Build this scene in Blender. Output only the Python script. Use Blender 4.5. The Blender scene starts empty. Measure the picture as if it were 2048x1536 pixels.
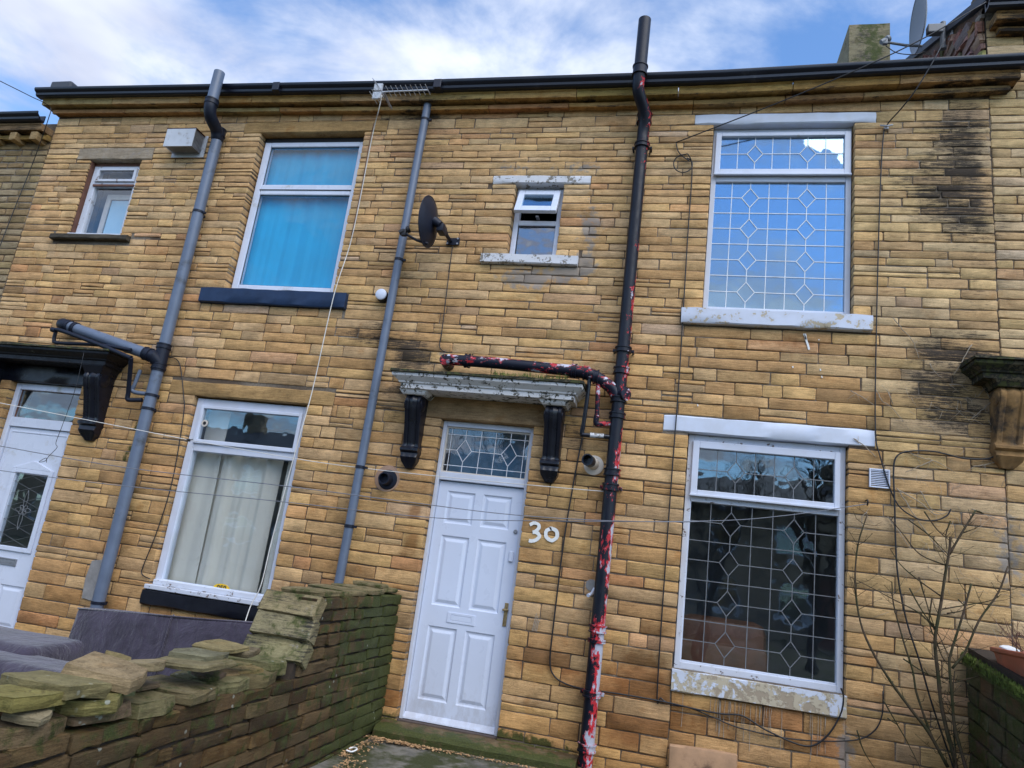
import bpy, bmesh, math, random
from mathutils import Vector, Matrix
import numpy as np
random.seed(7)
SC = bpy.context.scene
COL = SC.collection
R = math.radians

# ------------------------------------------------------------------ camera
FPX = 1425.42                      # focal length in pixels of a 2048 px wide frame
YAW, PITCH, ROLL = -0.239503, 0.245897, 0.129556
CAM = Vector((0.0, -6.0509, 1.3394))
_f = Vector((math.sin(YAW) * math.cos(PITCH), math.cos(YAW) * math.cos(PITCH), math.sin(PITCH)))
_r = Vector((math.cos(YAW), -math.sin(YAW), 0))
_u = _r.cross(_f)
RIGHT = math.cos(ROLL) * _r + math.sin(ROLL) * _u
UP = -math.sin(ROLL) * _r + math.cos(ROLL) * _u
FWD = _f
cam_data = bpy.data.cameras.new('camera')
cam_data.sensor_width = 36.0
cam_data.lens = FPX / 2048 * 36.0
cam_data.clip_start = 0.05
cam_data.clip_end = 2000
cam = bpy.data.objects.new('camera', cam_data)
COL.objects.link(cam)
m = Matrix.Identity(4)
for i in range(3):
    m[i][0], m[i][1], m[i][2], m[i][3] = RIGHT[i], UP[i], -FWD[i], CAM[i]
cam.matrix_world = m
SC.camera = cam
SC.render.resolution_x, SC.render.resolution_y = 1024, 768

# ------------------------------------------------------------------ sky, sun, exposure
SUN_EL, SUN_AZ = R(52), R(138)     # azimuth clockwise from +Y: the sun is behind the viewer, to the right
world = bpy.data.worlds.new('World')
SC.world = world
world.use_nodes = True
wt = world.node_tree
for n in list(wt.nodes):
    wt.nodes.remove(n)


class NT:
    """small helper to wire nodes"""
    def __init__(self, tree):
        self.t = tree

    def n(self, typ, **kw):
        nd = self.t.nodes.new(typ)
        for k, v in kw.items():
            setattr(nd, k, v)
        return nd

    def put(self, sock, v):
        if v is None:
            return
        if isinstance(v, bpy.types.NodeSocket):
            self.t.links.new(v, sock)
        elif isinstance(v, (tuple, list)) and sock.type == 'RGBA':
            sock.default_value = tuple(v) + ((1.0,) if len(v) == 3 else ())
        else:
            sock.default_value = v

    def math(self, op, a, b=None, c=None, clamp=False):
        nd = self.n('ShaderNodeMath', operation=op, use_clamp=clamp)
        self.put(nd.inputs[0], a)
        self.put(nd.inputs[1], b)
        self.put(nd.inputs[2], c)
        return nd.outputs[0]

    def vmath(self, op, a, b=None):
        nd = self.n('ShaderNodeVectorMath', operation=op)
        self.put(nd.inputs[0], a)
        self.put(nd.inputs[1], b)
        return nd.outputs[0]

    def pos(self):
        return self.n('ShaderNodeNewGeometry').outputs['Position']

    def sep(self, v):
        nd = self.n('ShaderNodeSeparateXYZ')
        self.put(nd.inputs[0], v)
        return nd.outputs

    def scale(self, v, s):
        return self.vmath('MULTIPLY', v, s)

    def noise(self, v, scale, detail=4, rough=0.55, dist=0.0):
        nd = self.n('ShaderNodeTexNoise')
        self.put(nd.inputs['Vector'], v)
        nd.inputs['Scale'].default_value = scale
        nd.inputs['Detail'].default_value = detail
        nd.inputs['Roughness'].default_value = rough
        nd.inputs['Distortion'].default_value = dist
        return nd.outputs['Fac']

    def ramp(self, v, a, b, c=0.0, d=1.0, smooth=True):
        nd = self.n('ShaderNodeMapRange', interpolation_type='SMOOTHSTEP' if smooth else 'LINEAR')
        self.put(nd.inputs[0], v)
        for i, q in enumerate((a, b, c, d)):
            self.put(nd.inputs[1 + i], q)
        return nd.outputs[0]

    def mix(self, fac, a, b, blend='MIX'):
        nd = self.n('ShaderNodeMix', data_type='RGBA', blend_type=blend)
        self.put(nd.inputs[0], fac)
        self.put(nd.inputs[6], a)
        self.put(nd.inputs[7], b)
        return nd.outputs[2]

    def attr(self, name):
        return self.n('ShaderNodeAttribute', attribute_name=name).outputs

    def bump(self, h, strength=0.5, dist=0.01):
        nd = self.n('ShaderNodeBump')
        nd.inputs['Strength'].default_value = strength
        nd.inputs['Distance'].default_value = dist
        self.put(nd.inputs['Height'], h)
        return nd.outputs[0]


w = NT(wt)
sky = w.n('ShaderNodeTexSky', sky_type='NISHITA')
sky.sun_disc = False
sky.sun_elevation = SUN_EL
sky.sun_rotation = SUN_AZ
sky.air_density = 1.0
sky.dust_density = 0.6
sky.ozone_density = 2.5
gen = w.n('ShaderNodeTexCoord').outputs['Generated']
dx, dy, dz = w.sep(gen)
zz = w.math('MAXIMUM', dz, 0.06)
comb = w.n('ShaderNodeCombineXYZ')
w.put(comb.inputs[0], w.math('DIVIDE', dx, zz))
w.put(comb.inputs[1], w.math('ADD', w.math('DIVIDE', dy, zz), 0.8))
comb.inputs[2].default_value = 23.8
cv = comb.outputs[0]
n1 = w.noise(cv, 0.75, 7, 0.58, 0.25)
n2 = w.noise(cv, 1.9, 8, 0.62, 0.5)
cl = w.math('ADD', w.math('MULTIPLY', n1, 0.72), w.math('MULTIPLY', n2, 0.28))
cmask = w.math('MULTIPLY', w.ramp(cl, 0.445, 0.60), w.ramp(dz, 0.0, 0.12))
shade = w.ramp(w.noise(cv, 0.9, 5, 0.5), 0.40, 0.62)
ccol = w.mix(shade, (2.8, 3.1, 4.1), (5.2, 5.5, 6.1))
skycol = w.mix(cmask, w.mix(1.0, sky.outputs[0], (0.92, 1.16, 1.36), 'MULTIPLY'), ccol)
bg = w.n('ShaderNodeBackground')
w.put(bg.inputs[0], skycol)
bg.inputs[1].default_value = 0.10
wo = w.n('ShaderNodeOutputWorld')
wt.links.new(bg.outputs[0], wo.inputs[0])

sun_data = bpy.data.lights.new('sun', 'SUN')
sun_data.energy = 1.3
sun_data.angle = R(60)
sun_data.color = (1.0, 0.96, 0.9)
sun = bpy.data.objects.new('sun', sun_data)
COL.objects.link(sun)
sd = Vector((math.sin(SUN_AZ) * math.cos(SUN_EL), math.cos(SUN_AZ) * math.cos(SUN_EL), math.sin(SUN_EL)))
sun.rotation_euler = (-sd).to_track_quat('-Z', 'Y').to_euler()
sun.location = (4, -8, 12)

vs = SC.view_settings
vs.view_transform = 'Standard'
vs.look = 'None'
vs.exposure = 1.12
vs.gamma = 1.0
vs.use_curve_mapping = False


# ------------------------------------------------------------------ pixel rays: where a line of sight meets a plane of the place
def ray(px, py):
    return RIGHT * ((px - 1024) / FPX) - UP * ((py - 768) / FPX) + FWD


def W(px, py, y=0.0):
    d = ray(px, py)
    return CAM + d * ((y - CAM.y) / d.y)


def Wx(px, py, x):
    d = ray(px, py)
    return CAM + d * ((x - CAM.x) / d.x)


def Wz(px, py, z):
    d = ray(px, py)
    return CAM + d * ((z - CAM.z) / d.z)


def project(p):
    d = Vector(p) - CAM
    k = d.dot(FWD)
    if k < 0.05:
        return None
    return (1024 + d.dot(RIGHT) / k * FPX, 768 - d.dot(UP) / k * FPX)


# ------------------------------------------------------------------ materials
MATS = {}


def new_mat(name):
    mt = bpy.data.materials.new(name)
    mt.use_nodes = True
    t = mt.node_tree
    for n in list(t.nodes):
        t.nodes.remove(n)
    nt = NT(t)
    out = nt.n('ShaderNodeOutputMaterial')
    MATS[name] = mt
    return nt, out


def principled(nt, out, color, rough=0.6, normal=None, metal=0.0, spec=0.5, **kw):
    b = nt.n('ShaderNodeBsdfPrincipled')
    nt.put(b.inputs['Base Color'], color)
    nt.put(b.inputs['Roughness'], rough)
    nt.put(b.inputs['Metallic'], metal)
    nt.put(b.inputs['Specular IOR Level'], spec)
    if normal is not None:
        nt.put(b.inputs['Normal'], normal)
    for k, v in kw.items():
        nt.put(b.inputs[k], v)
    nt.t.links.new(b.outputs[0], out.inputs[0])
    return b


def simple(name, col, rough=0.6, var=0.12, vscale=8, bump=0.0, bscale=40, metal=0.0, spec=0.5, dirt=None, dirt_amt=0.5, dscale=4.0):
    """plain material with a little mottling, optional dirt and fine relief"""
    nt, out = new_mat(name)
    p = nt.pos()
    n = nt.noise(p, vscale, 4)
    k = nt.ramp(n, 0.25, 0.75, 1 - var, 1 + var, False)
    c = nt.mix(1.0, col, nt.mix(1.0, (1, 1, 1), k, 'MULTIPLY'), 'MULTIPLY')
    if dirt:
        d = nt.ramp(nt.noise(p, dscale, 7, 0.65), 0.62 - 0.25 * dirt_amt, 0.78 - 0.15 * dirt_amt)
        c = nt.mix(d, c, dirt)
    nrm = nt.bump(nt.noise(p, bscale, 5, 0.6), bump, 0.004) if bump else None
    rr = nt.ramp(n, 0.2, 0.8, max(rough - 0.08, 0.03), min(rough + 0.1, 1), False)
    principled(nt, out, c, rr, nrm, metal, spec)


def sandstone(name, mossy=0.0):
    nt, out = new_mat(name)
    tint = nt.attr('tint')[0]
    st = nt.attr('stain')
    soot_shade, moss, damp = nt.sep(st[0])
    smear = st[3]
    p = nt.pos()
    big = nt.noise(p, 2.3, 4)
    streak = nt.noise(nt.scale(p, (1.0, 1.0, 7.0)), 9.0, 6, 0.62, 0.3)
    tool = nt.noise(nt.scale(p, (1.0, 1.0, 5.0)), 26.0, 7, 0.72, 0.9)
    bed = nt.noise(nt.scale(p, (0.55, 1.0, 9.0)), 11.0, 6, 0.65, 0.6)
    crack = nt.ramp(nt.math('ABSOLUTE', nt.math('SUBTRACT', bed, 0.5)), 0.0, 0.022, 1, 0)
    band = nt.noise(nt.scale(p, (0.7, 1.0, 15.0)), 6.5, 6, 0.7, 0.5)
    lines = nt.ramp(nt.math('ABSOLUTE', nt.math('SUBTRACT', band, 0.47)), 0.0, 0.016, 1, 0)
    lines = nt.math('MULTIPLY', lines, nt.ramp(nt.noise(p, 9.0, 4), 0.42, 0.62))
    crack = nt.math('MULTIPLY', crack, nt.ramp(nt.noise(p, 6.0, 3), 0.44, 0.60))
    fine = nt.noise(nt.scale(p, (1.0, 1.0, 2.0)), 95.0, 4, 0.65)
    mid = nt.noise(p, 16.0, 5, 0.6)
    v = nt.math('ADD', nt.ramp(big, 0.3, 0.7, 0.84, 1.12, False), nt.math('ADD', nt.ramp(streak, 0.25, 0.75, -0.2, 0.17, False), nt.ramp(band, 0.25, 0.75, -0.22, 0.2, False)))
    v = nt.math('ADD', v, nt.ramp(fine, 0.25, 0.75, -0.22, 0.2, False))
    v = nt.math('ADD', v, nt.ramp(mid, 0.25, 0.75, -0.12, 0.12, False))
    c = nt.mix(1.0, tint, nt.mix(1.0, (1, 1, 1), v, 'MULTIPLY'), 'MULTIPLY')
    # iron-brown blush inside some beds
    rust = nt.ramp(nt.noise(p, 5.5, 5, 0.6), 0.56, 0.74, 0, 0.55)
    c = nt.mix(rust, c, nt.mix(1.0, c, (0.80, 0.62, 0.42), 'MULTIPLY'))
    # dark pits and cracks along the bed
    pit = nt.ramp(tool, 0.58, 0.70, 0, 0.42)
    c = nt.mix(pit, c, nt.mix(1.0, c, (0.34, 0.28, 0.24), 'MULTIPLY'))
    c = nt.mix(nt.math('MULTIPLY', crack, 0.55), c, nt.mix(1.0, c, (0.25, 0.19, 0.15), 'MULTIPLY'))
    c = nt.mix(nt.math('MULTIPLY', lines, 0.6), c, nt.mix(1.0, c, (0.34, 0.27, 0.22), 'MULTIPLY'))
    pale = nt.ramp(nt.noise(nt.scale(p, (1, 1, 2.5)), 21.0, 6, 0.7), 0.52, 0.72, 0, 0.5)
    c = nt.mix(pale, c, nt.mix(1.0, c, (1.35, 1.38, 1.45), 'MULTIPLY'))
    # cement smears, damp, soot with painted shade, moss
    sm = nt.ramp(nt.math('ADD', smear, nt.math('MULTIPLY', nt.math('SUBTRACT', mid, 0.5), 1.1)), 0.42, 0.62, 0, 0.85)
    c = nt.mix(sm, c, (0.30, 0.265, 0.235))
    dm = nt.ramp(nt.math('ADD', damp, nt.math('MULTIPLY', nt.math('SUBTRACT', mid, 0.5), 0.7)), 0.3, 0.7, 0, 0.9)
    c = nt.mix(dm, c, nt.mix(1.0, c, (0.52, 0.40, 0.28), 'MULTIPLY'))
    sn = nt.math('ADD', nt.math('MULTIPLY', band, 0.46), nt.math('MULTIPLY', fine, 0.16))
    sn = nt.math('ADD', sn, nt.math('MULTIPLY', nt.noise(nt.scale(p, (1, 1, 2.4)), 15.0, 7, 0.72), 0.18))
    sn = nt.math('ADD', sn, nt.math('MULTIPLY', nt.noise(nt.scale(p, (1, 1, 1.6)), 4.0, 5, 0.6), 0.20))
    sk = nt.ramp(nt.math('ADD', soot_shade, nt.math('MULTIPLY', nt.math('SUBTRACT', sn, 0.5), 4.2)), 0.38, 0.85, 0, 0.93)
    sk = nt.math('MULTIPLY', sk, nt.ramp(soot_shade, 0.03, 0.25))
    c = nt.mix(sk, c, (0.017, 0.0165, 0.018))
    mv = nt.noise(p, 11.0, 6, 0.68)
    mk = nt.ramp(nt.math('ADD', moss, nt.math('MULTIPLY', nt.math('SUBTRACT', mv, 0.5), 1.5)), 0.42, 0.72, 0, 0.93)
    mk = nt.math('MULTIPLY', mk, nt.ramp(moss, 0.02, 0.12))
    mcol = nt.mix(nt.ramp(fine, 0.3, 0.7), (0.024, 0.034, 0.008), (0.072, 0.085, 0.018))
    c = nt.mix(mk, c, mcol)
    # pale lichen spots
    if mossy:
        vor = nt.n('ShaderNodeTexVoronoi')
        nt.put(vor.inputs['Vector'], p)
        vor.inputs['Scale'].default_value = 17
        lich = nt.math('MULTIPLY', nt.ramp(vor.outputs['Distance'], 0.20, 0.13), nt.ramp(nt.noise(p, 3.1, 3), 0.56, 0.66))
        c = nt.mix(nt.math('MULTIPLY', lich, 0.8), c, (0.36, 0.37, 0.31))
    h = nt.math('ADD', nt.math('MULTIPLY', tool, 0.9), nt.math('MULTIPLY', fine, 0.35))
    h = nt.math('ADD', h, nt.math('MULTIPLY', streak, 1.1))
    h = nt.math('ADD', h, nt.math('MULTIPLY', mk, 0.5))
    h = nt.math('SUBTRACT', h, nt.math('MULTIPLY', nt.math('ADD', crack, lines), 0.7))
    principled(nt, out, c, nt.ramp(dm, 0, 1, 0.92, 0.62), nt.bump(h, 0.5, 0.012), 0, 0.3)


sandstone('sandstone')
sandstone('sandstone_mossy', 1.0)
# lime and cement mortar
nt, out = new_mat('mortar')
p = nt.pos()
st = nt.attr('stain')
c = nt.mix(nt.ramp(nt.noise(p, 1.3, 5), 0.40, 0.62), (0.115, 0.082, 0.058), (0.25, 0.21, 0.165))
c = nt.mix(nt.ramp(nt.noise(p, 60, 4), 0.3, 0.75, 0, 0.5), c, (0.06, 0.045, 0.035))
principled(nt, out, c, 0.95, nt.bump(nt.noise(p, 90, 5), 0.6, 0.006), 0, 0.2)

simple('gutter_black', (0.006, 0.008, 0.018), 0.33, 0.2, 5, 0.05, dirt=(0.05, 0.05, 0.06), dirt_amt=0.1)
simple('grey_plastic', (0.115, 0.145, 0.205), 0.36, 0.14, 7, 0.03, dirt=(0.05, 0.055, 0.06), dirt_amt=0.25)
simple('dark_plastic', (0.009, 0.012, 0.024), 0.45, 0.2, 9, spec=0.3)
simple('black_rubber', (0.012, 0.012, 0.015), 0.5, 0.2, 9)
simple('black_gloss', (0.005, 0.0065, 0.014), 0.30, 0.2, 12, 0.35, 45)
simple('white_upvc', (0.63, 0.67, 0.78), 0.28, 0.05, 5, dirt=(0.42, 0.40, 0.36), dirt_amt=0.15)
simple('cream_paint', (0.62, 0.55, 0.47), 0.5, 0.12, 9, 0.1)
simple('lead_came', (0.74, 0.76, 0.80), 0.45, 0.15, 20)
simple('lead_dark', (0.15, 0.155, 0.165), 0.45, 0.2, 20)
simple('metal_grey', (0.33, 0.34, 0.37), 0.42, 0.2, 20, metal=0.6)
simple('brass', (0.42, 0.31, 0.16), 0.42, 0.35, 60, metal=0.8)
simple('steel_white', (0.50, 0.52, 0.56), 0.35, 0.1, 6, dirt=(0.20, 0.16, 0.12), dirt_amt=0.3, dscale=9)
simple('dark_recess', (0.01, 0.01, 0.012), 0.8, 0.1)
simple('room_wall', (0.30, 0.31, 0.35), 0.9, 0.15, 1.5)
simple('leather_brown', (0.16, 0.06, 0.028), 0.5, 0.3, 6, 0.3, 20)
simple('slate', (0.055, 0.06, 0.075), 0.6, 0.25, 6, 0.4, 30)
simple('timber_brown', (0.13, 0.055, 0.035), 0.7, 0.35, 14, 0.4, 50)
simple('timber_threshold', (0.085, 0.062, 0.055), 0.8, 0.3, 14, 0.5, 40)
simple('terracotta', (0.40, 0.115, 0.06), 0.6, 0.15, 9, 0.15, 60, dirt=(0.24, 0.12, 0.08), dirt_amt=0.3)
simple('clay_slab', (0.42, 0.25, 0.14), 0.85, 0.2, 10, 0.4, 60, dirt=(0.10, 0.05, 0.03), dirt_amt=0.3)
simple('soil', (0.035, 0.024, 0.016), 0.95, 0.4, 30, 0.8, 40)
simple('sawdust', (0.42, 0.25, 0.12), 0.9, 0.35, 40)
simple('cable_black', (0.010, 0.010, 0.012), 0.45, 0.2)
simple('cable_white', (0.66, 0.64, 0.60), 0.5, 0.15)
simple('line_grey', (0.16, 0.17, 0.20), 0.5, 0.15)
simple('twig_dry', (0.33, 0.27, 0.20), 0.85, 0.3, 30)
simple('cement', (0.27, 0.255, 0.24), 0.92, 0.2, 14, 0.7, 50)
simple('cement_pink', (0.36, 0.23, 0.16), 0.92, 0.2, 14, 0.7, 50)
simple('number_paint', (0.76, 0.76, 0.74), 0.6, 0.08, 30)
simple('net_curtain', (0.82, 0.78, 0.68), 0.9, 0.06, 3)
simple('curtain_sky_tint', (0.006, 0.40, 0.68), 0.8, 0.12, 2)  # sky reflection in the panes painted into the curtain colour
simple('blind_teal', (0.09, 0.20, 0.30), 0.8, 0.2, 5)
simple('pale_sheet', (0.42, 0.62, 0.74), 0.8, 0.06, 2)
simple('sticker_yellow', (0.78, 0.48, 0.01), 0.5, 0.05)
simple('sticker_ink', (0.02, 0.02, 0.02), 0.5, 0.05)
simple('paper_white', (0.75, 0.75, 0.75), 0.6, 0.08, 9)

# green-brown bark
nt, out = new_mat('bark')
p = nt.pos()
c = nt.mix(nt.ramp(nt.noise(p, 6, 4), 0.35, 0.65), (0.038, 0.040, 0.014), (0.080, 0.052, 0.032))
c = nt.mix(nt.ramp(nt.noise(p, 70, 4), 0.5, 0.75, 0, 0.6), c, (0.02, 0.016, 0.012))
principled(nt, out, c, 0.8, nt.bump(nt.noise(p, 80, 4), 0.5, 0.004), 0, 0.3)

# painted door: faint scuffs, streaks and dirt at the foot
nt, out = new_mat('white_door')
p = nt.pos()
zz_ = nt.sep(p)[2]
c = nt.mix(nt.ramp(nt.noise(p, 4, 5), 0.3, 0.7, 0, 0.35), (0.63, 0.68, 0.81), (0.57, 0.61, 0.73))
foot = nt.ramp(nt.math('ADD', nt.ramp(zz_, 0.0, 0.55, 0.42, 0.0, False), nt.noise(nt.scale(p, (1, 1, 0.5)), 14, 7, 0.7)), 0.70, 0.98, 0, 0.32)
c = nt.mix(foot, c, (0.30, 0.27, 0.25))
scuff = nt.ramp(nt.noise(nt.scale(p, (1, 1, 0.25)), 26, 6, 0.7), 0.66, 0.74, 0, 0.35)
c = nt.mix(scuff, c, (0.38, 0.38, 0.42))
principled(nt, out, c, nt.ramp(nt.noise(p, 9, 4), 0.3, 0.7, 0.26, 0.42), nt.bump(nt.noise(p, 60, 4), 0.06, 0.004), 0, 0.5)

# sofa fabric
nt, out = new_mat('sofa_fabric')
p = nt.pos()
c = nt.mix(nt.ramp(nt.noise(p, 5, 5, 0.7), 0.3, 0.7), (0.026, 0.021, 0.034), (0.058, 0.048, 0.074))
hs = nt.math('ADD', nt.math('MULTIPLY', nt.noise(p, 55, 6, 0.7), 0.4), nt.math('MULTIPLY', nt.noise(nt.scale(p, (1.0, 1.0, 0.6)), 7, 5, 0.6, 1.2), 2.2))
b = principled(nt, out, c, 0.95, nt.bump(hs, 0.8, 0.014), 0, 0.15)
b.inputs['Sheen Weight'].default_value = 0.4


def flaky(name, top, unders, amt, scale, rough=0.4, bump=0.5, zlo=None, zhi=None, stretch=(1, 1, 1), side=None):
    """a paint coat with flakes missing; unders = [(colour, share), ...]; with zlo/zhi the coat is worse towards zlo"""
    nt, out = new_mat(name)
    p = nt.pos()
    q = nt.scale(p, stretch)
    n = nt.math('ADD', nt.math('MULTIPLY', nt.noise(q, scale, 8, 0.68, 0.3), 0.68), nt.math('MULTIPLY', nt.noise(q, scale * 3.7, 6, 0.7), 0.32))
    if zlo is not None:
        z = nt.sep(p)[2]
        n = nt.math('ADD', n, nt.ramp(z, zlo, zhi, 0.05, -0.045, False))
    if side:
        nr = nt.sep(nt.n('ShaderNodeNewGeometry').outputs['Normal'])[0]
        n = nt.math('ADD', n, nt.math('MULTIPLY', nr, side))
    c = nt.mix(nt.ramp(nt.noise(p, 7, 4), 0.3, 0.7, 0, 0.25), top, (0.0, 0.0, 0.0) if sum(top) < 0.3 else (0.45, 0.43, 0.40))
    h = None
    a = amt
    for col, share in unders:
        k = nt.ramp(n, 1 - a, 1 - a + 0.02)
        c = nt.mix(k, c, col)
        h = k if h is None else nt.math('ADD', h, k)
        a = a * share
        n = nt.math('ADD', nt.math('MULTIPLY', n, 0.75), nt.math('MULTIPLY', nt.noise(q, scale * 2.3, 6, 0.6), 0.25))
    h = nt.math('SUBTRACT', nt.math('MULTIPLY', nt.noise(p, 70, 4), 0.15), h)
    principled(nt, out, c, nt.ramp(n, 0.4, 0.6, rough, rough + 0.25), nt.bump(h, bump, 0.004), 0, 0.3)


flaky('iron_flaking', (0.008, 0.010, 0.019), [((0.50, 0.025, 0.035), 0.95), ((0.42, 0.43, 0.50), 0.80), ((0.50, 0.025, 0.035), 0.5)], 0.445, 10.0, 0.30, 0.5, 0.2, 4.2, (1, 1, 0.45), 0.075)
flaky('iron_branch', (0.010, 0.012, 0.026), [((0.48, 0.025, 0.035), 0.955), ((0.50, 0.52, 0.60), 0.7)], 0.487, 10.0, 0.32, 0.5, None, None, (0.55, 1, 1))
flaky('white_flaking', (0.60, 0.64, 0.75), [((0.36, 0.31, 0.25), 0.85), ((0.42, 0.33, 0.21), 0.5)], 0.40, 9.0, 0.5, 0.5)
flaky('white_sill', (0.60, 0.64, 0.75), [((0.50, 0.42, 0.30), 0.88), ((0.33, 0.27, 0.20), 0.7)], 0.46, 7.0, 0.5, 0.5)
flaky('white_sill_bad', (0.62, 0.66, 0.76), [((0.50, 0.43, 0.31), 0.90), ((0.36, 0.29, 0.21), 0.7)], 0.525, 6.0, 0.5, 0.6)
flaky('white_lintel', (0.62, 0.67, 0.79), [((0.40, 0.38, 0.34), 0.7)], 0.31, 11.0, 0.5, 0.4)
flaky('white_worn', (0.64, 0.64, 0.67), [((0.22, 0.20, 0.17), 0.9), ((0.34, 0.31, 0.27), 0.7)], 0.46, 13.0, 0.55, 0.6)
flaky('white_timber', (0.60, 0.64, 0.75), [((0.20, 0.15, 0.12), 0.8)], 0.33, 10.0, 0.45, 0.5)
flaky('white_timber_bad', (0.58, 0.61, 0.69), [((0.17, 0.12, 0.10), 0.92), ((0.30, 0.28, 0.27), 0.6)], 0.42, 14.0, 0.5, 0.7)
flaky('navy_sill', (0.018, 0.040, 0.095), [((0.25, 0.20, 0.15), 0.85), ((0.40, 0.38, 0.34), 0.5)], 0.33, 9.0, 0.4, 0.5)
flaky('black_sill', (0.009, 0.010, 0.016), [((0.42, 0.42, 0.30), 0.8), ((0.40, 0.20, 0.10), 0.6)], 0.34, 9.0, 0.3, 0.4)
flaky('hood_white', (0.68, 0.67, 0.68), [((0.16, 0.15, 0.13), 0.96), ((0.035, 0.035, 0.028), 0.7)], 0.47, 15.0, 0.6, 0.4, None, None, (0.8, 1, 0.8))
flaky('hood_black', (0.008, 0.009, 0.014), [((0.20, 0.19, 0.12), 0.8), ((0.35, 0.33, 0.28), 0.5)], 0.39, 13.0, 0.35, 0.5)
flaky('hood_stone', (0.09, 0.075, 0.045), [((0.022, 0.022, 0.016), 0.9), ((0.05, 0.055, 0.02), 0.7)], 0.54, 9.0, 0.9, 0.6)


def glass(name, refl, tint=(0.95, 0.96, 0.97), wav=0.10, coat=(1, 1, 1)):
    nt, out = new_mat(name)
    p = nt.pos()
    nrm = nt.bump(nt.noise(p, 3.5, 2), wav, 0.02)
    tr = nt.n('ShaderNodeBsdfTransparent')
    tr.inputs[0].default_value = tint + (1,)
    gl = nt.n('ShaderNodeBsdfGlossy')
    gl.inputs['Color'].default_value = coat + (1,)
    gl.inputs['Roughness'].default_value = 0.015
    nt.put(gl.inputs['Normal'], nrm)
    lw = nt.n('ShaderNodeLayerWeight')
    nt.put(lw.inputs['Normal'], nrm)
    fr = nt.math('ADD', nt.math('MULTIPLY', nt.math('POWER', lw.outputs['Facing'], 4.0), 0.9), 0.04)
    f = nt.math('ADD', fr, refl, clamp=True)
    mx = nt.n('ShaderNodeMixShader')
    nt.put(mx.inputs[0], f)
    nt.t.links.new(tr.outputs[0], mx.inputs[1])
    nt.t.links.new(gl.outputs[0], mx.inputs[2])
    nt.t.links.new(mx.outputs[0], out.inputs[0])


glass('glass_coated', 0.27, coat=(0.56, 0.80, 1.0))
glass('glass_plain', 0.085, coat=(0.8, 0.95, 1.0))
glass('glass_clear', 0.0)
glass('glass_fan', 0.03)
glass('glass_obscure', 0.16, (0.75, 0.8, 0.85), 0.6)

# yard concrete, moss
nt, out = new_mat('yard_concrete')
p = nt.pos()
c = nt.mix(nt.ramp(nt.noise(p, 5, 6), 0.35, 0.65), (0.11, 0.105, 0.09), (0.22, 0.20, 0.17))
c = nt.mix(nt.ramp(nt.noise(p, 2.2, 7, 0.65), 0.40, 0.56), c, (0.045, 0.050, 0.016))
c = nt.mix(nt.ramp(nt.noise(p, 9, 6, 0.7), 0.62, 0.70, 0, 0.8), c, (0.028, 0.024, 0.016))
principled(nt, out, c, 0.9, nt.bump(nt.noise(p, 45, 6, 0.65), 0.7, 0.012), 0, 0.3)
nt, out = new_mat('ground_soil')
p = nt.pos()
c = nt.mix(nt.ramp(nt.noise(p, 0.6, 6), 0.4, 0.6), (0.045, 0.050, 0.018), (0.10, 0.085, 0.06))
principled(nt, out, c, 0.95, nt.bump(nt.noise(p, 20, 6), 0.6, 0.03), 0, 0.2)


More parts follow.
